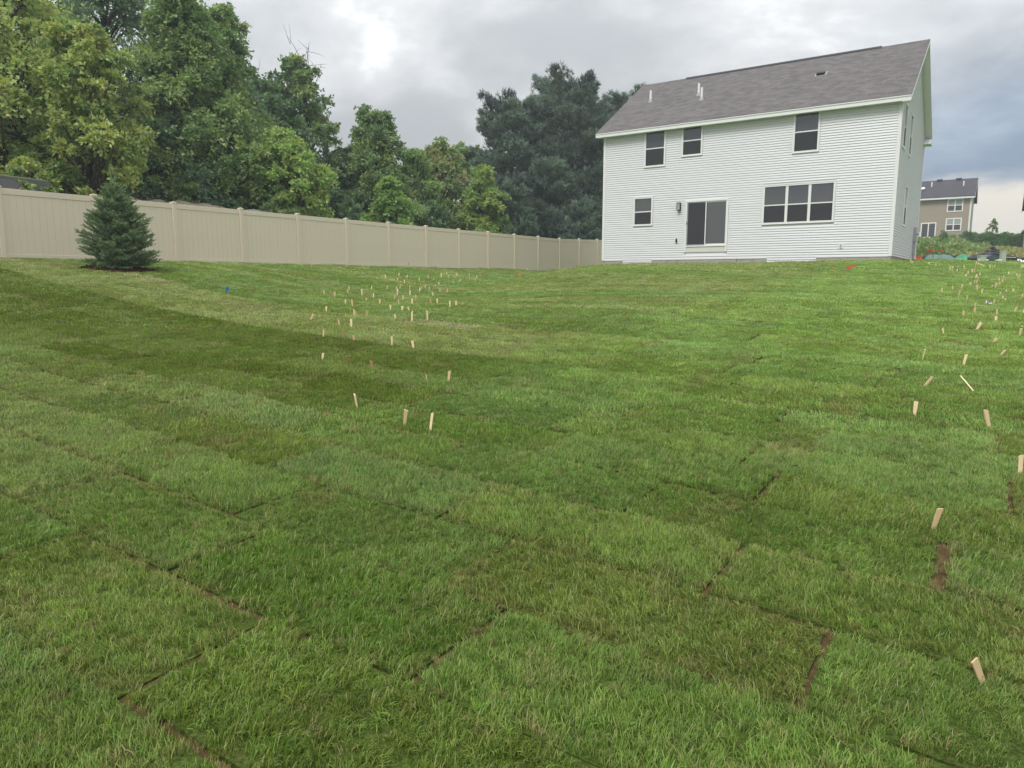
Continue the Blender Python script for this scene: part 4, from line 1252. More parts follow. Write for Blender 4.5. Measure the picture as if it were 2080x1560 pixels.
# covered stack of lumber along the fence
def cover(name, s0, s1, off, w_, h0, h1, mat, label, seed):
    g = np.random.default_rng(seed)
    secs = []
    q0 = fence_pt(s0, off); zb = tz(*q0)
    e = empty(name, (q0[0], q0[1], zb), FRZ)
    N_ = 15
    for i in range(N_):
        f = i / (N_ - 1); x_ = (s1 - s0) * f
        h_ = h0 + (h1 - h0) * f + g.normal(0, 0.05) - 0.12 * (i in (0, N_ - 1))
        secs.append([(x_, -w_, -0.3), (x_, -w_ * 0.98 + g.normal(0, 0.03), h_ * 0.6), (x_, -w_ * 0.8 + g.normal(0, 0.03), h_ * 0.95), (x_, -w_ * 0.25, h_ + g.normal(0, 0.04)),
                     (x_, w_ * 0.25, h_ + g.normal(0, 0.04)), (x_, w_ * 0.8, h_ * 0.95), (x_, w_, h_ * 0.6), (x_, w_, -0.3)])
    mb = MB(); vs_, fs = lofted(secs); mb.add(vs_, fs)
    mb.build('cover', mat, e, smooth=True)
    st_ = MB()
    for k in range(4):
        x_ = (s1 - s0) * (0.15 + 0.23 * k); h_ = h0 + (h1 - h0) * (0.15 + 0.23 * k)
        st_.tube([(x_, -w_ - 0.02, 0.0), (x_, -w_ * 1.0 - 0.01, h_ * 0.62), (x_, -w_ * 0.82, h_ * 0.99), (x_, 0, h_ + 0.06), (x_, w_ * 0.82, h_ * 0.99), (x_ , w_ + 0.02, 0)], 0.012, 5)
    st_.build('tie_rope', m_dark, e)
    props(e, label, 'tarp')
cover('covered_stack', 4.0, 8.5, 2.6, 0.9, 1.93, 1.86, m_tarp, 'tan tarp over a long stack above the fence by the spruce tip', 5)
cover('covered_stack', 9.2, 13.5, 2.4, 0.8, 1.85, 1.80, m_tarpg, 'grey-green tarp over a low stack behind the fence', 6)

# ================================================================== STAKES
def wood(name, c0, c1):
    m, t, out = new_mat(name)
    tcn = t.n('ShaderNodeTexCoord'); oi_ = t.n('ShaderNodeObjectInfo')
    mp = t.vmath('ADD', t.vmath('MULTIPLY', tcn.outputs['Object'], (60.0, 60.0, 5.0)), t.vmath('SCALE', (1, 1, 1), 1.0))
    add = t.n('ShaderNodeVectorMath', operation='ADD'); t.link(mp, add.inputs[0])
    cb_ = t.n('ShaderNodeCombineXYZ'); t.link(t.math('MULTIPLY', oi_.outputs['Random'], 37.0), cb_.inputs[0]); t.link(cb_.outputs[0], add.inputs[1])
    n_ = t.noise(add.outputs[0], 1.0, 5, 0.65)
    c = t.mix(n_, c0, c1)
    c = t.mix(1.0, c, t.mix(oi_.outputs['Random'], (0.82, 0.78, 0.72), (1.12, 1.12, 1.15)), 'MULTIPLY')
    p = t.n('ShaderNodeBsdfPrincipled'); t.link(c, p.inputs['Base Color']); p.inputs['Roughness'].default_value = 0.75
    t.link(p.outputs[0], out.inputs[0])
    return m
m_wood = wood('pale_pine_wood', (0.60, 0.43, 0.24), (0.80, 0.64, 0.42))
m_wood2 = wood('weathered_wood', (0.25, 0.155, 0.06), (0.40, 0.26, 0.12))
def stake_mesh(h, w0, w1, th, skew, mat, seed):
    g = np.random.default_rng(seed)
    mb = MB(); secs = []
    for f in (-0.45, 0.0, 0.5, 0.97):
        w_ = (w1 + (w0 - w1) * max(f, 0)) / 2
        z_ = f * h
        k = skew if f > 0.9 else 0
        j = g.normal(0, 0.0008, 4)
        secs.append([(-w_ + j[0], -th / 2, z_ + k), (w_ + j[1], -th / 2, z_ - k), (w_ + j[2], th / 2, z_ - k * 0.8), (-w_ + j[3], th / 2, z_ + k * 0.9)])
    vs_, fs = lofted(secs); mb.add(vs_, fs)
    return mb.mesh('stake', mat, bevel=0.0012)
stake_kinds = []
for i in range(10):
    stake_kinds.append(stake_mesh(1.0 * 0.1, (0.032, 0.028, 0.036, 0.030, 0.026)[i % 5], (0.026, 0.022, 0.028, 0.020, 0.022)[i % 5], (0.008, 0.007, 0.010)[i % 3],
                                  (0.003, -0.004, 0.006, 0.0, -0.006)[i % 5], m_wood if i < 7 else m_wood2, 300 + i))
# (x, y, visible height in cm, lean in degrees)
SWALE = [(-1.4,6.31,10.4,-1),(-0.88,5.73,11.6,10),(-0.65,5.57,12.7,6),(-0.67,7.44,10.5,6),(-0.91,7.5,5.1,3),(-1.6,8.1,9.9,-9),(-1.96,8.41,9.7,6),(-2.32,8.66,7.5,8),(-1.66,9.82,11.4,-1),(-1.33,9.57,9.8,-10),(-2.25,10.11,7.2,-6),(-2.47,10.43,9.9,-1),(-2.77,10.43,10.1,1),(-2.3,11.36,8.8,-4),(-1.64,11.36,6.1,6),(-2.61,11.56,11.4,2),(-2.84,11.7,9.5,-3),(-3.52,12.5,10.4,27),(-3.64,14.0,7.3,-4),(-2.95,13.35,9.0,0),(-2.64,12.97,11.5,2),(-2.07,12.67,8.6,-8),(-1.76,12.54,15.5,0),(-1.49,12.56,16.0,-1),(-2.45,14.41,8.1,-2),(-2.2,14.31,6.9,5),(-2.07,14.32,5.5,-22),(-1.33,15.32,12.1,0),(-1.24,15.82,9.8,4),(-1.79,17.14,9.6,-2),(-1.96,17.24,9.0,0),(-3.38,15.14,13.2,-6),(-3.64,15.64,9.4,0),(-4.79,18.25,10.6,2),(-4.44,17.92,11.8,3),(-4.6,20.25,9.0,5),(-4.48,19.55,7.5,-3),(-4.04,19.29,19.4,-1),(-3.67,18.96,10.6,0),(-3.52,17.29,7.3,3),(-3.09,16.72,8.7,0),(-2.61,16.5,9.6,0),(-2.33,16.67,11.3,0),(-3.13,19.09,11.1,6),(-2.91,19.12,10.3,2),(-2.66,19.81,8.8,0),(-2.28,20.63,8.8,-3),(-2.95,20.72,12.0,0),(-3.29,20.53,19.8,8),(-3.44,22.01,10.6,13),(-3.47,21.51,10.8,2),(-3.75,21.52,10.0,0),(-4.13,21.1,8.6,-3),(-3.13,21.97,9.8,0),(-2.81,21.83,9.3,0),(-2.82,22.44,8.2,3),(-2.77,22.88,10.2,2),(-2.57,22.32,7.8,0),(-2.18,21.69,10.5,0),(-1.97,21.6,9.2,24),(-2.78,27.26,7.9,4),(-2.81,26.32,6.1,-5),(-2.99,26.79,5.7,0),(-3.66,24.42,10.4,3),(-3.94,24.78,11.0,0),(-4.6,26.11,12.1,0),(-4.44,28.2,10.3,12),(-4.08,27.95,9.2,10),(-3.59,27.8,8.6,0),(-3.37,28.91,14.0,0),(-3.13,28.7,6.7,0),(-2.97,30.23,14.6,2),(-2.67,30.18,12.2,0),(-2.46,31.94,13.0,0),(-2.34,33.2,10.9,0),(-1.95,32.75,14.5,0),(-1.84,30.88,10.1,0),(-1.62,32.72,10.1,4),(-1.52,34.3,9.3,0),(-2.89,31.87,9.8,0),(-2.32,28.31,6.6,-9),(-2.13,29.06,9.5,35),(-1.62,30.96,6.0,11)]
SLOPE = [(3.45,5.99,11.1,1),(3.81,5.57,14.8,-15),(4.14,7.04,11.3,35),(5.2,8.13,12.7,8),(4.92,8.47,12.5,4),(6.14,8.88,7.6,41),(5.69,9.61,5.1,0),(6.66,9.8,6.6,30),(6.37,10.49,8.9,-9),(7.25,11.08,11.0,27),(7.39,10.34,11.0,-2),(8.16,12.02,7.9,0),(8.75,12.88,9.1,1),(9.48,13.46,9.6,13),(9.49,13.24,5.9,5),(7.97,12.6,9.4,4),(8.55,13.19,8.9,0),(9.16,14.14,7.3,0),(9.73,15.61,6.1,0),(10.41,16.69,13.0,0),(9.93,15.63,9.7,3),(10.58,17.64,9.4,-2),(11.42,18.59,9.2,0),(11.98,19.1,10.5,14),(11.54,17.6,11.3,3),(12.22,18.84,11.7,-3),(12.93,20.25,7.2,0),(13.49,20.94,8.6,0),(13.59,21.0,8.2,0),(10.25,15.21,7.0,4),(10.78,15.64,6.1,3),(11.07,16.14,6.3,0),(11.98,17.58,5.0,0),(12.63,18.3,5.8,0),(12.97,18.55,7.2,10),(12.09,16.96,7.5,11),(13.17,19.68,6.3,6),(13.35,19.82,8.1,0),(13.9,20.59,6.6,-3),(14.26,21.0,3.7,0),(14.73,21.74,9.3,9),(14.64,21.44,9.5,0),(15.21,22.16,7.5,0),(15.41,22.54,9.2,0),(15.84,22.52,8.0,3),(16.14,22.86,13.0,0),(16.5,23.5,7.1,0),(16.47,23.86,7.2,0),(14.64,22.65,8.8,-3),(14.25,21.98,7.8,6),(14.28,22.13,9.4,-9),(15.21,23.38,5.8,0),(14.42,22.84,5.3,0),(14.89,23.49,8.3,3),(14.87,24.04,6.8,4),(15.39,24.07,9.4,-3),(15.52,24.16,12.0,0),(15.51,24.69,7.5,0),(15.77,25.14,9.8,0),(15.56,25.14,8.0,9),(15.02,24.56,10.0,2),(14.94,24.57,8.7,-3),(15.11,25.47,6.3,4),(14.97,25.43,8.1,-24),(15.1,26.1,6.0,4),(14.84,26.84,8.6,0),(14.69,26.46,8.0,10),(19.89,31.04,7.7,0),(19.59,30.42,8.1,0),(19.55,30.23,8.1,0),(19.44,29.95,8.0,0),(19.29,29.59,7.9,0),(17.34,26.49,5.6,0),(17.3,26.08,11.6,0),(19.71,29.41,14.6,0),(28.8,41.31,12.5,0),(21.22,30.02,11.7,0),(21.55,30.39,10.8,0),(3.29,4.47,11.8,-2),(2.25,3.64,11.3,10),(1.65,2.32,8.5,-25)]
DARK_SWALE = {5, 6, 13, 14, 11}
def place_stakes(lst, dark, seed, label_of, group):
    g = np.random.default_rng(seed)
    for i, (x_, y_, h_, ln) in enumerate(lst):
        k = int(g.integers(7, 10)) if (i in dark) else int(g.integers(0, 7))
        h_ = min(max(h_, 5.0), 16.0)
        o = link('wooden_stake', stake_kinds[k], None, (x_, y_, tz(x_, y_) + (0.035 if y_ < 14 else 0.045)))
        o.scale = (1.05 if y_ < 9 else (1.2 if y_ < 16 else 1.35), 1.0, h_ / 10.0)
        o.rotation_euler = (R(g.normal(0, 6)), R(ln), R(g.normal(0, 28) - 10) if abs(ln) < 12 else R(g.normal(0, 8)))
        lb, gr = label_of(i, x_, y_, h_, ln, i in dark)
        props(o, lb, 'stake', gr)
def auto_label(x_, y_, h_, ln, dk, where, sides, lim):
    size = 'short' if h_ < 7.2 else ('tall' if h_ > 10.6 else 'mid-sized')
    tone = 'weathered brown' if dk else 'pale'
    tilt = 'upright' if abs(ln) <= 2 else ('leaning steeply' if abs(ln) > 12 else 'tilted slightly') + ' toward the ' + (sides[1] if ln > 0 else sides[0])
    zone = 'in the lower' if y_ < lim[0] else ('halfway up the' if y_ < lim[1] else 'high in the')
    return '%s %s sod stake %s %s %s' % (size, tone, tilt, zone, where), '%s %s stakes %s %s %s' % (size, tone, tilt, zone, where)
def lab_swale(i, x_, y_, h_, ln, dk):
    if i == 0: return 'thin upright stake with a whitish top, alone left of the first pair in the swale', None
    if i == 1: return 'right-leaning pale stake, the left one of the first pair in the swale', None
    if i == 2: return 'widest pale stake of the first pair in the swale', None
    if i == 3: return 'tall reddish-tan stake beside a short stub in the swale', None
    if i == 4: return 'very short stub of a stake beside the tall reddish-tan one in the swale', None
    return auto_label(x_, y_, h_, ln, dk, 'swale', ('fence', 'house'), (14.5, 22))
place_stakes(SWALE, DARK_SWALE, 21, lab_swale, None)
def lab_slope(i, x_, y_, h_, ln, dk):
    sp = {0: 'upright pale stake just below the fallen stick on the slope', 1: 'tall thin stake tilted left beside the tan dry patch on the slope', 2: 'pale stake leaning far right next to the fallen stick',
          3: 'slim tall stake uphill of the fallen stick', 4: 'upright stake near the short brown stub on the slope', 5: 'flattened wide stake leaning far right on the slope',
          6: 'short brown stub of a stake on the slope', 7: 'short pale stake leaning right between two taller stakes on the slope'}
    if i in sp: return sp[i], None
    n_ = len(SLOPE)
    if i == n_ - 3: return 'upright wide pale stake below the tall thin tilted one', None
    if i == n_ - 2: return 'broad splintered stake beside the torn bare corner of sod', None
    if i == n_ - 1: return 'pale chipped stake tilted left alone in the foreground grass', None
    return auto_label(x_, y_, h_, ln, dk, 'slope right of the house' if False else 'side slope', ('house', 'open lawn'), (16, 22))
place_stakes(SLOPE, {6}, 22, lab_slope, None)
# a fallen thin stick and a slat lying in the grass
def lying(name, p0, p1, w_, th, mat, label, cat, lift=0.045):
    a_ = Vector((p0[0], p0[1], tz(*p0) + lift + 0.02)); b_ = Vector((p1[0], p1[1], tz(*p1) + lift - 0.02))
    d = (b_ - a_); L = d.length; d.normalize()
    s_ = d.cross(Vector((0, 0, 1))).normalized(); u_ = s_.cross(d)
    M = Matrix((( d.x, s_.x, u_.x, a_.x), (d.y, s_.y, u_.y, a_.y), (d.z, s_.z, u_.z, a_.z), (0, 0, 0, 1)))
    o = MB().box(0, L, -w_ / 2, w_ / 2, -th / 2, th / 2).build(name, mat, None, bevel=0.001)
    o.matrix_world = M
    props(o, label, cat)
lying('fallen_stick', (4.66, 7.32), (4.48, 6.82), 0.012, 0.008, m_wood, 'thin pale stick fallen across the grass on the slope', 'stick', 0.05)
lying('wood_slat', (9.20, 14.25), (9.72, 14.25), 0.03, 0.010, m_wood, 'pale flat slat lying in the grass near the white scrap', 'slat', 0.045)

# ================================================================== MARKER FLAGS AND LITTER
m_wire = surf('flag_wire', (0.25, 0.25, 0.25), 0.4, 0.05, metallic=0.6)
FLAGM = {'red': surf('red_flag_plastic', (0.72, 0.060, 0.030), 0.45, 0.08), 'blue': surf('blue_flag_plastic', (0.03, 0.16, 0.52), 0.45, 0.08),
         'orange': surf('orange_flag_plastic', (0.66, 0.16, 0.04), 0.45, 0.08), 'yellow': surf('yellow_flag_plastic', (0.62, 0.42, 0.05), 0.45, 0.08), 'white': surf('white_flag_plastic', (0.7, 0.7, 0.68), 0.45, 0.05)}
def flag(x_, y_, h_, w_, fh, colr, label, group, seed, turn=0.0, droop=0.3):
    g = np.random.default_rng(seed)
    e = empty('marker_flag', (x_, y_, tz(x_, y_)), turn)
    props(e, label, 'flag', group)
    MB().tube([(0, 0, -0.08), (0.01, 0, h_ * 0.5), (0.0, 0, h_)], 0.0035, 5).build('wire', m_wire, e)
    nu, nv = 6, 4
    vs_ = []
    ph = g.uniform(0, 6)
    for sgn in (0, 1):
        for i in range(nu + 1):
            for j in range(nv + 1):
                u_ = i / nu; v_ = j / nv
                vs_.append((u_ * w_ * (1 - 0.12 * droop), 0.022 * math.sin(u_ * 5 + ph + v_) * u_ + 0.002 * (sgn - 0.5), h_ - fh + fh * v_ - droop * w_ * u_ ** 1.5 + 0.008 * math.sin(u_ * 9 + ph)))
    n_ = (nu + 1) * (nv + 1); fs = []
    for sgn in (0, 1):
        for i in range(nu):
            for j in range(nv):
                a_ = sgn * n_ + i * (nv + 1) + j
                qd = (a_, a_ + nv + 1, a_ + nv + 2, a_ + 1)
                fs.append(qd if sgn else qd[::-1])
    me_f = bpy.data.meshes.new('pennant'); me_f.from_pydata(vs_, [], fs); me_f.materials.append(FLAGM[colr]); me_f.update()
    link('pennant', me_f, e)
flag(-6.32, 16.02, 0.20, 0.09, 0.08, 'blue', 'small blue marker flag alone on the left lawn', None, 1, R(200), 0.9)
flag(10.92, 24.64, 0.20, 0.06, 0.10, 'red', 'thin red marker flag, first of three before the house', None, 2, R(20), 0.8)
flag(11.26, 24.25, 0.17, 0.11, 0.10, 'red', 'wide red marker flag, middle of three before the house', None, 3, R(-10), 0.2)
flag(11.66, 24.54, 0.22, 0.11, 0.10, 'red', 'red marker flag flying highest of three before the house', None, 4, R(190), 0.5)
for i, (x_, y_, h_, tn) in enumerate([(15.42, 27.56, 0.26, 10), (15.9, 28.0, 0.22, 170), (18.6, 32.7, 0.36, 30), (19.1, 33.2, 0.50, -10), (19.4, 33.2, 0.48, 170), (19.75, 33.3, 0.52, 5), (18.2, 31.2, 0.30, 60)]):
    flag(x_, y_, h_, 0.11, 0.09, 'red', 'red marker flag in the cluster by the house corner', 'red flags by the house corner', 10 + i, R(tn), 0.35)
flag(0.26, 35.0, 0.10, 0.22, 0.10, 'orange', 'orange marker flag low in the grass near the fence', None, 30, R(5), 0.2)
flag(-4.62, 32.2, 0.22, 0.05, 0.12, 'yellow', 'small yellow marker flag at the foot of the fence', None, 31, R(5), 0.9)
flag(0.75, 37.6, 0.20, 0.09, 0.08, 'white', 'small white marker flag at the foot of the fence', None, 32, R(25), 0.5)
def scrap(x_, y_, s_, mat, label, seed):
    g = np.random.default_rng(seed); mb = MB(); n_ = 5
    vs_ = []
    for i in range(n_):
        for j in range(n_):
            vs_.append(((i / 4 - 0.5) * s_, (j / 4 - 0.5) * s_, 0.05 + abs(g.normal(0, 0.035)) * s_ / 0.12))
    fs = [(i * n_ + j, (i + 1) * n_ + j, (i + 1) * n_ + j + 1, i * n_ + j + 1) for i in range(4) for j in range(4)]
    vs2 = vs_ + [(a_, b_, c_ - 0.004) for a_, b_, c_ in vs_]
    fs2 = fs + [tuple(k + n_ * n_ for k in f)[::-1] for f in fs]
    mb.add(vs2, fs2)
    o = mb.build('litter_scrap', mat, None, loc=(x_, y_, tz(x_, y_) - 0.01)); props(o, label, 'litter')
scrap(9.93, 14.9, 0.085, surf('lilac_plastic', (0.62, 0.56, 0.70), 0.4, 0.15), 'crumpled whitish lilac scrap of plastic in the grass', 3)
scrap(31.5, 44.4, 0.5, surf('white_paper_wrap', (0.72, 0.72, 0.70), 0.6, 0.08), 'white sheet of wrapping lying in the far lawn', 4)

# ================================================================== RIGHT-HAND DISTANCE
m_taupe = surf('taupe_vinyl', (0.31, 0.262, 0.208), 0.6, 0.05, 1.5)
m_tan2 = surf('tan_vinyl_siding', (0.50, 0.44, 0.35), 0.6, 0.05, 1.5)
m_blind = surf('window_blind', (0.30, 0.36, 0.33), 0.5, 0.08, 6.0)
def simple_window(parent, x0, x1, z0, z1, nx, mat_tr, mat_top, kind='hung'):
    e = bpy.data.objects.new('window', None); COL.objects.link(e); e.parent = parent; e.location = ((x0 + x1) / 2, 0, z0)
    hw2 = (x1 - x0) / 2; H = z1 - z0; f = 0.12
    mb = MB(); mb.box(-hw2 - f, -hw2, -0.06, 0, -f, H + f).box(hw2, hw2 + f, -0.06, 0, -f, H + f).box(-hw2, hw2, -0.06, 0, -f, 0).box(-hw2, hw2, -0.06, 0, H, H + f)
    w_ = 2 * hw2 / nx
    for k in range(1, nx): mb.box(-hw2 + k * w_ - 0.06, -hw2 + k * w_ + 0.06, -0.058, 0, 0, H)
    mb.build('frame', mat_tr, e)
    for k in range(nx):
        a0 = -hw2 + k * w_ + (0.06 if k else 0); a1 = -hw2 + (k + 1) * w_ - (0.06 if k < nx - 1 else 0)
        if kind == 'hung':
            MB().box(a0, a1, -0.04, -0.004, H * 0.46, H * 0.52).build('meeting_rail', mat_tr, e)
            MB().box(a0, a1, -0.02, -0.006, H * 0.52, H).build('pane', mat_top, e)
            MB().box(a0, a1, -0.02, -0.006, 0, H * 0.46).build('pane', m_screen, e)
        else:
            MB().box(a0, a1, -0.02, -0.006, 0, H).build('pane', m_glass, e)
def gable_house(name, label, loc, rz, W_, Dp, Hh, slope, mat_wall, mat_roof, ov=0.35, siding=0.18):
    e = empty(name, loc, rz); props(e, label, 'house')
    mb = MB(); mb.prism([(0, -0.8), (Dp, -0.8), (Dp, Hh), (Dp / 2, Hh + slope * Dp / 2), (0, Hh)], 'x', 0, W_)
    mb.build('wall', mat_wall, e)
    if siding:
        s_m = MB(); s_m.prism([(-0.002, 0), (-0.022, 0), (-0.020, 0.02), (-0.006, siding), (-0.002, siding)], 'x', 0.1, W_ - 0.1)
        s_m = s_m.mesh('siding_board', mat_wall)
        wl2 = [o for o in e.children][0]
        k = 0
        while k * siding < Hh - 0.1:
            link('siding_board', s_m, wl2, (0, 0, k * siding)); k += 1
    zr2 = Hh + slope * Dp / 2
    rfe = bpy.data.objects.new('roof', None); COL.objects.link(rfe); rfe.parent = e
    f1 = lambda w_: zr2 + 0.06 - slope * (Dp / 2 - w_); f2 = lambda w_: zr2 + 0.06 - slope * (w_ - Dp / 2)
    roof_slab(rfe, 'rear_slope', -ov, W_ + ov, -ov, Dp / 2, f1, 0.10, mat_roof)
    roof_slab(rfe, 'front_slope', -ov, W_ + ov, Dp / 2 + 0.001, Dp + ov, f2, 0.10, mat_roof)
    MB().box(-ov + 0.01, W_ + ov - 0.01, -ov - 0.11, -ov + 0.02, f1(-ov) - 0.18, f1(-ov) - 0.01).build('gutter', m_trim, rfe)
    MB().box(-ov + 0.01, W_ + ov - 0.01, -ov + 0.02, -0.03, f1(-ov) - 0.18, f1(-ov) - 0.16).build('soffit', m_trim, rfe)
    for xx in (-ov - 0.01, W_ + ov - 0.02):
        for lf, wa, wb in ((f1, -ov, Dp / 2), (f2, Dp / 2, Dp + ov)):
            MB().prism([(wa, lf(wa) - 0.18), (wb, lf(wb) - 0.18), (wb, lf(wb) - 0.004), (wa, lf(wa) - 0.004)], 'x', xx, xx + 0.03).build('rake_board', m_trim, rfe)
    for xx in (-0.02, W_ - 0.10):
        MB().box(xx, xx + 0.12, -0.03, 0.1, -0.1, Hh).build('corner_post', m_trim, e)
    return e, rfe, f1
# taupe house on the rise: its right rear corner, seen over the weed bank
gh_rz = R(-34)
ux, uy = math.cos(gh_rz), math.sin(gh_rz)
gc = np.array([52.85, 84.0])           # right rear corner
GW = 12.0
gl = gc - np.array([ux, uy]) * GW
GB = 4.55
gh, gr, gf = gable_house('house', 'taupe three level house with dark roof on the rise beyond the weeds', (gl[0], gl[1], GB), gh_rz, GW, 9.5, 6.50, 0.49, m_taupe, m_shingle2)
simple_window(gh, 9.77, 11.13, 4.88, 6.12, 2, m_trim, m_blind)
simple_window(gh, 9.77, 11.13, 2.68, 3.92, 2, m_trim, m_blind)
simple_window(gh, 7.25, 8.60, 1.95, 3.50, 2, m_trim, m_glass, 'slide')
simple_window(gh, 10.1, 11.05, 0.50, 1.45, 2, m_trim, m_glass, 'slide')
for k, (xx, ww) in enumerate(((7.7, 2.9), (11.0, 2.6))):
    o = MB().tube([(xx, ww, gf(ww)), (xx, ww, gf(ww) + 0.65)], 0.07, 10).build('vent_pipe', m_pipe, gr)
for xx in (8.4, 10.4):
    MB().box(xx - 0.3, xx + 0.3, 4.3, 4.75, gf(4.5) - 0.05, gf(4.75) + 0.16).build('roof_vent', m_dark, gr)
MB().tube([(6.5, -0.02, 4.2), (6.5, -0.14, 4.2)], 0.12, 10).build('flood_lamp', m_pipe, gh)
MB().tube([(6.9, 2.0, gf(2.0)), (6.9, 1.75, gf(2.0) + 0.3)], [0.05, 0.22], 12).build('satellite_dish', m_pipe, gr)
MB().box(GW - 0.02, GW + 0.07, -0.12, -0.03, -0.2, 6.6).build('downspout', m_trim, gh)
e = bpy.data.objects.new('wall_lantern', None); COL.objects.link(e); e.parent = gh; e.location = (GW, 1.2, 1.6)
MB().box(0.0, 0.28, -0.03, 0.03, 0.25, 0.30).build('bracket', m_dark, e)
MB().tube([(0.25, 0, -0.12), (0.25, 0, 0.12), (0.25, 0, 0.25)], [0.11, 0.12, 0.03], 8).build('lantern_body', m_dark, e)
# tan house whose corner stands at the far right
tc_ = np.array([49.95, 70.5])
th_, tr2, tf = gable_house('house', 'tan house corner with dark roof beyond the hedge', (tc_[0], tc_[1], 4.0), R(-34), 11.0, 9.0, 4.9, 0.55, m_tan2, m_shingle2)
MB().box(-0.05, 0.05, -0.14, -0.04, -0.2, 4.8).build('downspout', m_trim, th_)
e = bpy.data.objects.new('wall_lantern', None); COL.objects.link(e); e.parent = th_; e.location = (0, 0.4, 2.0)
MB().box(-0.28, 0.0, -0.03, 0.03, 0.25, 0.30).build('bracket', m_dark, e)
MB().tube([(-0.25, 0, -0.12), (-0.25, 0, 0.12), (-0.25, 0, 0.25)], [0.11, 0.12, 0.03], 8).build('lantern_body', m_dark, e)
# far roofs over the hedge
h3, r3, f3 = gable_house('house', 'distant cream house with slate grey roof beyond the hedge', (97.0, 140.0, 3.2), R(-4), 9.0, 8.0, 3.6, 0.75, surf('cream_siding', (0.62, 0.58, 0.48), 0.6), m_shingle2, siding=0)
simple_window(h3, 1.2, 3.4, 1.9, 3.1, 2, m_trim, m_glass, 'slide')
h4, r4, f4 = gable_house('house', 'far low grey house roof just over the hedge', (100.0, 165.0, 3.2), R(4), 12.0, 8.0, 3.0, 0.5, surf('grey_siding', (0.30, 0.32, 0.33), 0.6), m_shingle2, siding=0)
MB().box(8.0, 8.9, 3.2, 4.0, f4(4) - 0.6, f4(4) + 0.9).build('chimney', m_dark, r4)
# hedge
def leaf_mass(name, label, cat, pts, dirs, leaf, pal, seed, kind=None, group=None, mat=None):
    g = np.random.default_rng(seed)
    T = np.array(pal)[g.integers(0, len(pal), len(pts))] * g.uniform(0.75, 1.25, (len(pts), 1))
    L = leaf * g.uniform(0.6, 1.3, len(pts))
    V_, F_ = leaf_quads(pts, dirs, L, L * 0.33, g)
    o = link(name, np_mesh(name, V_, F_, mat or m_leaf, tint=np.repeat(T, 4, axis=0)))
    return props(o, label, cat, group, kind)
g = np.random.default_rng(5)
n_ = 26000
hs = g.uniform(0, 1, n_); hp0 = None
hp0, hp1 = np.array([49.2, 78.6]), np.array([59.5, 75.5])
hd = (hp1 - hp0) / np.linalg.norm(hp1 - hp0); hn = np.array([-hd[1], hd[0]])
bump_ = 0.10 * np.sin(hs * 40) + 0.06 * np.sin(hs * 97)
tx_ = g.uniform(-0.5, 0.5, n_); hz_ = g.uniform(0, 1, n_) ** 0.8 * (1.55 + bump_)
xy = hp0 + hd * (hs * 10.7)[:, None] + hn * (tx_ * (1 + bump_))[:, None]
P = np.column_stack([xy, terrain(xy[:, 0], xy[:, 1]) - 0.05 + hz_])
leaf_mass('hedge', 'long clipped green hedge between the taupe and the tan house', 'hedge', P, g.normal(size=P.shape) + np.array([0, 0, 0.4]), 0.17, [(0.15, 0.29, 0.09), (0.19, 0.34, 0.10), (0.12, 0.24, 0.08)], 6)
# dark round shrub by the taupe house corner
def shrub(name, label, x_, y_, r_, h_, pal, n_, leaf, seed, group=None):
    g = np.random.default_rng(seed)
    d = unit(g.normal(size=(n_, 3)))
    P = d * (g.uniform(0.55, 1.0, (n_, 1)) ** 0.5) * np.array([r_, r_, h_ / 2]) * (1 + 0.12 * np.sin(d[:, :1] * 7 + 3 * d[:, 2:3]))
    P[:, 2] += h_ / 2
    e = empty(name, (x_, y_, tz(x_, y_) - 0.05)); props(e, label, 'shrub', group)
    T = np.array(pal)[g.integers(0, len(pal), n_)] * g.uniform(0.75, 1.25, (n_, 1))
    L = leaf * g.uniform(0.6, 1.3, n_)
    V_, F_ = leaf_quads(P, d + g.normal(0, 0.5, d.shape), L, L * 0.33, g)
    link('foliage', np_mesh('foliage', V_, F_, m_leaf, tint=np.repeat(T, 4, axis=0)), e)
    mb = MB()
    for k in range(5):
        a_ = g.uniform(0, 6.28); mb.tube([(0, 0, -0.05), (0.3 * r_ * math.cos(a_), 0.3 * r_ * math.sin(a_), h_ * 0.4), (0.6 * r_ * math.cos(a_), 0.6 * r_ * math.sin(a_), h_ * 0.7)], [0.04, 0.025, 0.01], 5)
    mb.build('stems', m_bark, e)
shrub('shrub', 'dark round shrub at the corner of the taupe house', 47.3, 75.3, 0.85, 1.7, DRK, 3000, 0.13, 8)
# weed bank: tall soft weeds rising beyond the earth by the house
g = np.random.default_rng(9)
n_ = 30000
wx = g.uniform(24, 50, n_); wy = g.uniform(56, 76, n_)
clump = 0.5 + 0.5 * np.sin(wx * 0.9 + wy * 0.35) * np.sin(wy * 0.8 - 0.3 * wx + 1.0) + 0.35 * np.sin(wx * 2.3 + 1.2)
az = wx / wy
hh = np.clip(0.40 + 0.75 * clump, 0.2, 1.25) * np.interp(az, [0.50, 0.56, 0.60, 0.64, 0.66], [1.3, 1.15, 1.15, 0.55, 0.2])
keep = az < 0.66
wx, wy, hh = wx[keep], wy[keep], hh[keep]
n_ = len(wx)
P = np.column_stack([wx, wy, terrain(wx, wy) + hh * g.uniform(0.0, 0.95, n_)])
Dv = g.normal(0, 0.45, (n_, 3)) + np.array([0, 0, 0.9])
leaf_mass('weed_bank', 'rough green weeds covering the bank below the taupe house', 'weeds', P, Dv, 0.34, [(0.17, 0.27, 0.08), (0.22, 0.31, 0.10), (0.12, 0.22, 0.07), (0.26, 0.30, 0.11)], 10, kind='stuff')
n_ = 9000
wx = g.uniform(34, 46, n_); wy = g.uniform(53, 72, n_)
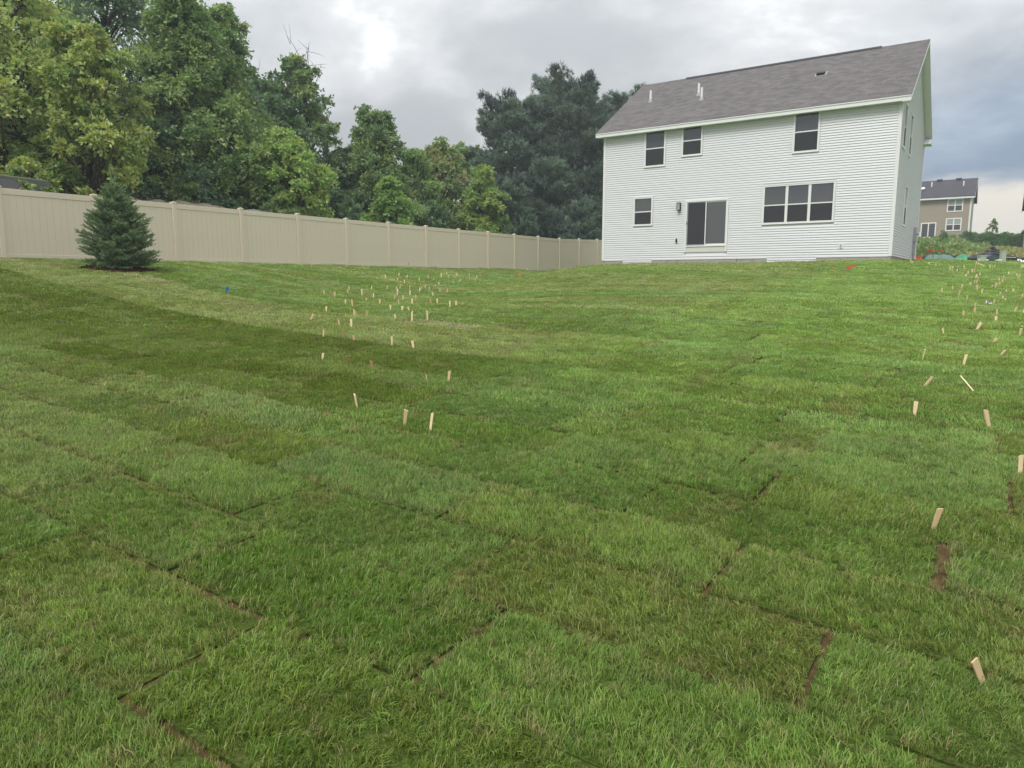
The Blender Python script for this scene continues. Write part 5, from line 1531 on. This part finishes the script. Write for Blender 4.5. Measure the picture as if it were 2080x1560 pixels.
keep = (wx / wy > 0.575) & (wx / wy < 0.74)
wx, wy = wx[keep], wy[keep]; n_ = len(wx)
P = np.column_stack([wx, wy, terrain(wx, wy) + g.uniform(0, 0.3, n_)])
leaf_mass('weed_fringe', 'yellowish dry weeds around the black pipe pile', 'weeds', P, g.normal(0, 0.5, (n_, 3)) + np.array([0, 0, 0.8]), 0.28, [(0.30, 0.30, 0.10), (0.21, 0.26, 0.08), (0.36, 0.31, 0.14)], 12, kind='stuff')
shrub('shrub', 'small dark conifer shrub poking out of the weeds', 36.6, 61.5, 0.35, 1.9, DRK, 900, 0.13, 14)
# young staked tree against the cream sky
x_, y_ = 51.5, 78.0
broadleaf('young sparse sapling above the hedge against the pale sky', x_, y_, 3.1, 0.70, 0.30, 'cone', OLV[1:2] + MID[:2], 20, 17, 0.12, 90, None, rc=0.22, name='sapling')
# utility pedestals
m_util = surf('pale_green_enamel', (0.36, 0.42, 0.33), 0.5, 0.06, 4.0)
m_utild = surf('dark_green_enamel', (0.045, 0.070, 0.065), 0.45, 0.08, 4.0)
def ubox(name, label, x_, y_, parts_, rz=0.0):
    e = empty(name, (x_, y_, tz(x_, y_) - 0.02), rz); props(e, label, 'utility box', 'utility boxes by the pipe pile')
    for nm, fn, mt, bv in parts_:
        mb = MB(); fn(mb); mb.build(nm, mt, e, bevel=bv)
ubox('utility_box', 'squat pale green utility box in the far lawn', 31.9, 49.0, [
    ('cabinet', lambda m: m.box(-0.20, 0.20, -0.2, 0.2, 0, 0.34), m_util, 0.03), ('lid', lambda m: m.box(-0.22, 0.22, -0.22, 0.22, 0.342, 0.40), m_util, 0.02)])
ubox('utility_box', 'dark green dome-topped utility box between two pale ones', 32.55, 49.0, [
    ('cabinet', lambda m: m.prism([(-0.31, 0.0), (0.31, 0.0), (0.31, 0.28), (0.24, 0.40), (0.1, 0.45), (-0.1, 0.45), (-0.24, 0.40), (-0.31, 0.28)], 'y', -0.25, 0.25), m_utild, 0.015),
    ('lid_seam', lambda m: m.box(-0.318, 0.318, -0.258, 0.258, 0.20, 0.23), m_utild, 0.0)])
ubox('utility_box', 'tall pale green utility pedestal beside the dark dome box', 33.45, 49.2, [
    ('cabinet', lambda m: m.box(-0.15, 0.15, -0.13, 0.13, 0, 0.66), m_util, 0.015), ('cap', lambda m: m.box(-0.17, 0.17, -0.15, 0.15, 0.662, 0.71), m_util, 0.015)])
# pile of black corrugated drain pipe: separate lengths lying over each other
m_corr = surf('black_corrugated_pipe', (0.022, 0.022, 0.026), 0.45, 0.15, 5.0, spec=0.5)
def corr(p_list, r_, label, group, name='drain_pipe', mat=None):
    pts = []
    P_ = [np.array(q, float) for q in p_list]
    Np = 46
    for i in range(Np + 1):
        f = i / Np * (len(P_) - 1); k = min(int(f), len(P_) - 2); u_ = f - k
        a_ = P_[max(k - 1, 0)]; b_ = P_[k]; c2 = P_[k + 1]; d2 = P_[min(k + 2, len(P_) - 1)]
        pts.append(0.5 * ((2 * b_) + (-a_ + c2) * u_ + (2 * a_ - 5 * b_ + 4 * c2 - d2) * u_ ** 2 + (-a_ + 3 * b_ - 3 * c2 + d2) * u_ ** 3))
    o0 = pts[0].copy()
    mb = MB(); mb.tube([p_ - o0 for p_ in pts], [r_ * (1.0 if i % 2 else 0.88) for i in range(Np + 1)], 9)
    o = mb.build(name, mat or m_corr, None, smooth=True, loc=tuple(o0)); props(o, label, 'pipe', group)
pz = tz(34.0, 51.5)
g = np.random.default_rng(31)
for k in range(11):
    row = k % 3; lay = k // 3
    y_ = 51.0 + 0.28 * row + g.normal(0, 0.06) + 0.12 * lay
    zt = 0.12 + 0.20 * lay
    x0_, x1_ = 32.2 + 0.45 * lay + g.normal(0, 0.15), 36.2 - 0.25 * lay + g.normal(0, 0.2)
    xm = (x0_ + x1_) / 2 - 0.3 + g.normal(0, 0.2)
    zz = lambda xx, h_: tz(xx, y_) + h_
    corr([(x0_, y_ - 0.2, zz(x0_, 0.10)), (x0_ + 0.8, y_, zz(x0_ + 0.8, zt * 0.75 + 0.08)), (xm, y_ + g.normal(0, 0.08), zz(xm, zt + 0.14)), (x1_ - 0.8, y_ + 0.05, zz(x1_ - 0.8, zt * 0.7 + 0.08)), (x1_, y_ - 0.1, zz(x1_, 0.10))],
         0.105, 'length of black corrugated drain pipe in the heap behind the utility boxes', 'black drain pipes in the heap')
lying('board', (34.0, 50.3), (34.95, 50.1), 0.09, 0.035, m_wood, 'pale board propped against the pipe heap', 'board', 0.25)
def tarp_heap(label, x0, x1, y0, h_, mat, seed):
    g = np.random.default_rng(seed); nx_, ny_ = 26, 12
    vs_ = []
    for i in range(nx_ + 1):
        for j in range(ny_ + 1):
            u_, v_ = i / nx_, j / ny_
            xx = x0 + (x1 - x0) * u_; yy = y0 + 1.0 * v_
            env_ = math.sin(math.pi * u_) ** 0.6 * math.sin(math.pi * v_) ** 0.7
            zz = h_ * env_ * (0.65 + 0.35 * math.sin(u_ * 13 + v_ * 5 + seed)) + 0.03 * g.normal() * env_
            vs_.append((xx - x0, yy - y0, tz(xx, yy) - tz(x0, y0) + zz + 0.01))
    st = ny_ + 1
    fs = [(i * st + j, (i + 1) * st + j, (i + 1) * st + j + 1, i * st + j + 1) for i in range(nx_) for j in range(ny_)]
    n0 = len(vs_); vs_ = vs_ + [(a_, b_, c2 - 0.02) for a_, b_, c2 in vs_]
    fs = fs + [tuple(k + n0 for k in f)[::-1] for f in fs]
    mb = MB(); mb.add(vs_, fs)
    o = mb.build('crumpled_tarp', mat, None, smooth=True, loc=(x0, y0, tz(x0, y0))); props(o, label, 'tarp')
tarp_heap('crumpled bright green tarp beside the black pipe heap', 31.9, 33.0, 51.3, 0.45, surf('green_tarp', (0.06, 0.26, 0.12), 0.5, 0.2, 5.0), 1)
tarp_heap('crumpled dull grey-green tarp left of the bright green one', 29.9, 32.2, 52.0, 0.42, surf('dull_green_tarp', (0.10, 0.17, 0.15), 0.5, 0.25, 5.0), 2)
corr([(29.6, 52.4, tz(29.6, 52.4) + 0.1), (30.6, 52.9, tz(30.6, 52.9) + 0.24), (32, 53.1, tz(32, 53.1) + 0.22), (33, 52.8, tz(33, 52.8) + 0.12)], 0.10, 'black pipe curving behind the green tarps', None)
# spoil heap
n1_, n2_ = 26, 18
vs_ = []
for i in range(n1_ + 1):
    for j in range(n2_ + 1):
        u_, v_ = i / n1_, j / n2_
        xx = 37.8 + 7 * u_; yy = 54 + 4 * v_
        env_ = (math.sin(math.pi * u_) * math.sin(math.pi * v_)) ** 0.8
        vs_.append((xx, yy, tz(xx, yy) - 0.1 + 0.75 * env_ * (0.85 + 0.2 * math.sin(u_ * 17 + v_ * 11)) + 0.05 * random.Random(i * 31 + j).random()))
st_ = n2_ + 1
fs = [(i * st_ + j, (i + 1) * st_ + j, (i + 1) * st_ + j + 1, i * st_ + j + 1) for i in range(n1_) for j in range(n2_)]
o = link('dirt_mound', np_mesh('dirt_mound', np.array(vs_), np.array(fs), surf('bare_soil', (0.135, 0.092, 0.062), 0.95, 0.35, 3.0, 0.8, 12.0, 0.1), smooth=True))
props(o, kind='structure')
# open plumbing: a white sleeve lying between the boxes
MBp = MB(); MBp.tube([(31.6, 48.9, tz(31.6, 48.9) + 0.08), (33.1, 48.75, tz(33.1, 48.75) + 0.08)], 0.05, 8)
o = MBp.build('plastic_pipe', m_pipe); props(o, 'white plastic pipe lying in front of the utility boxes', 'pipe')

# ================================================================== HAZE: humid summer air
m_haze, t, out = new_mat('humid_air')
pv = t.n('ShaderNodeVolumePrincipled')
pv.inputs['Color'].default_value = (0.86, 0.92, 1.0, 1)
pv.inputs['Density'].default_value = 0.0012
pv.inputs['Anisotropy'].default_value = 0.2
t.link(pv.outputs[0], out.inputs['Volume'])
hz = MB().box(-440, 440, -440, 460, -2.6, 19.0).build('haze', m_haze)
props(hz, 'thin humid summer haze over the yards', 'haze', kind='stuff')
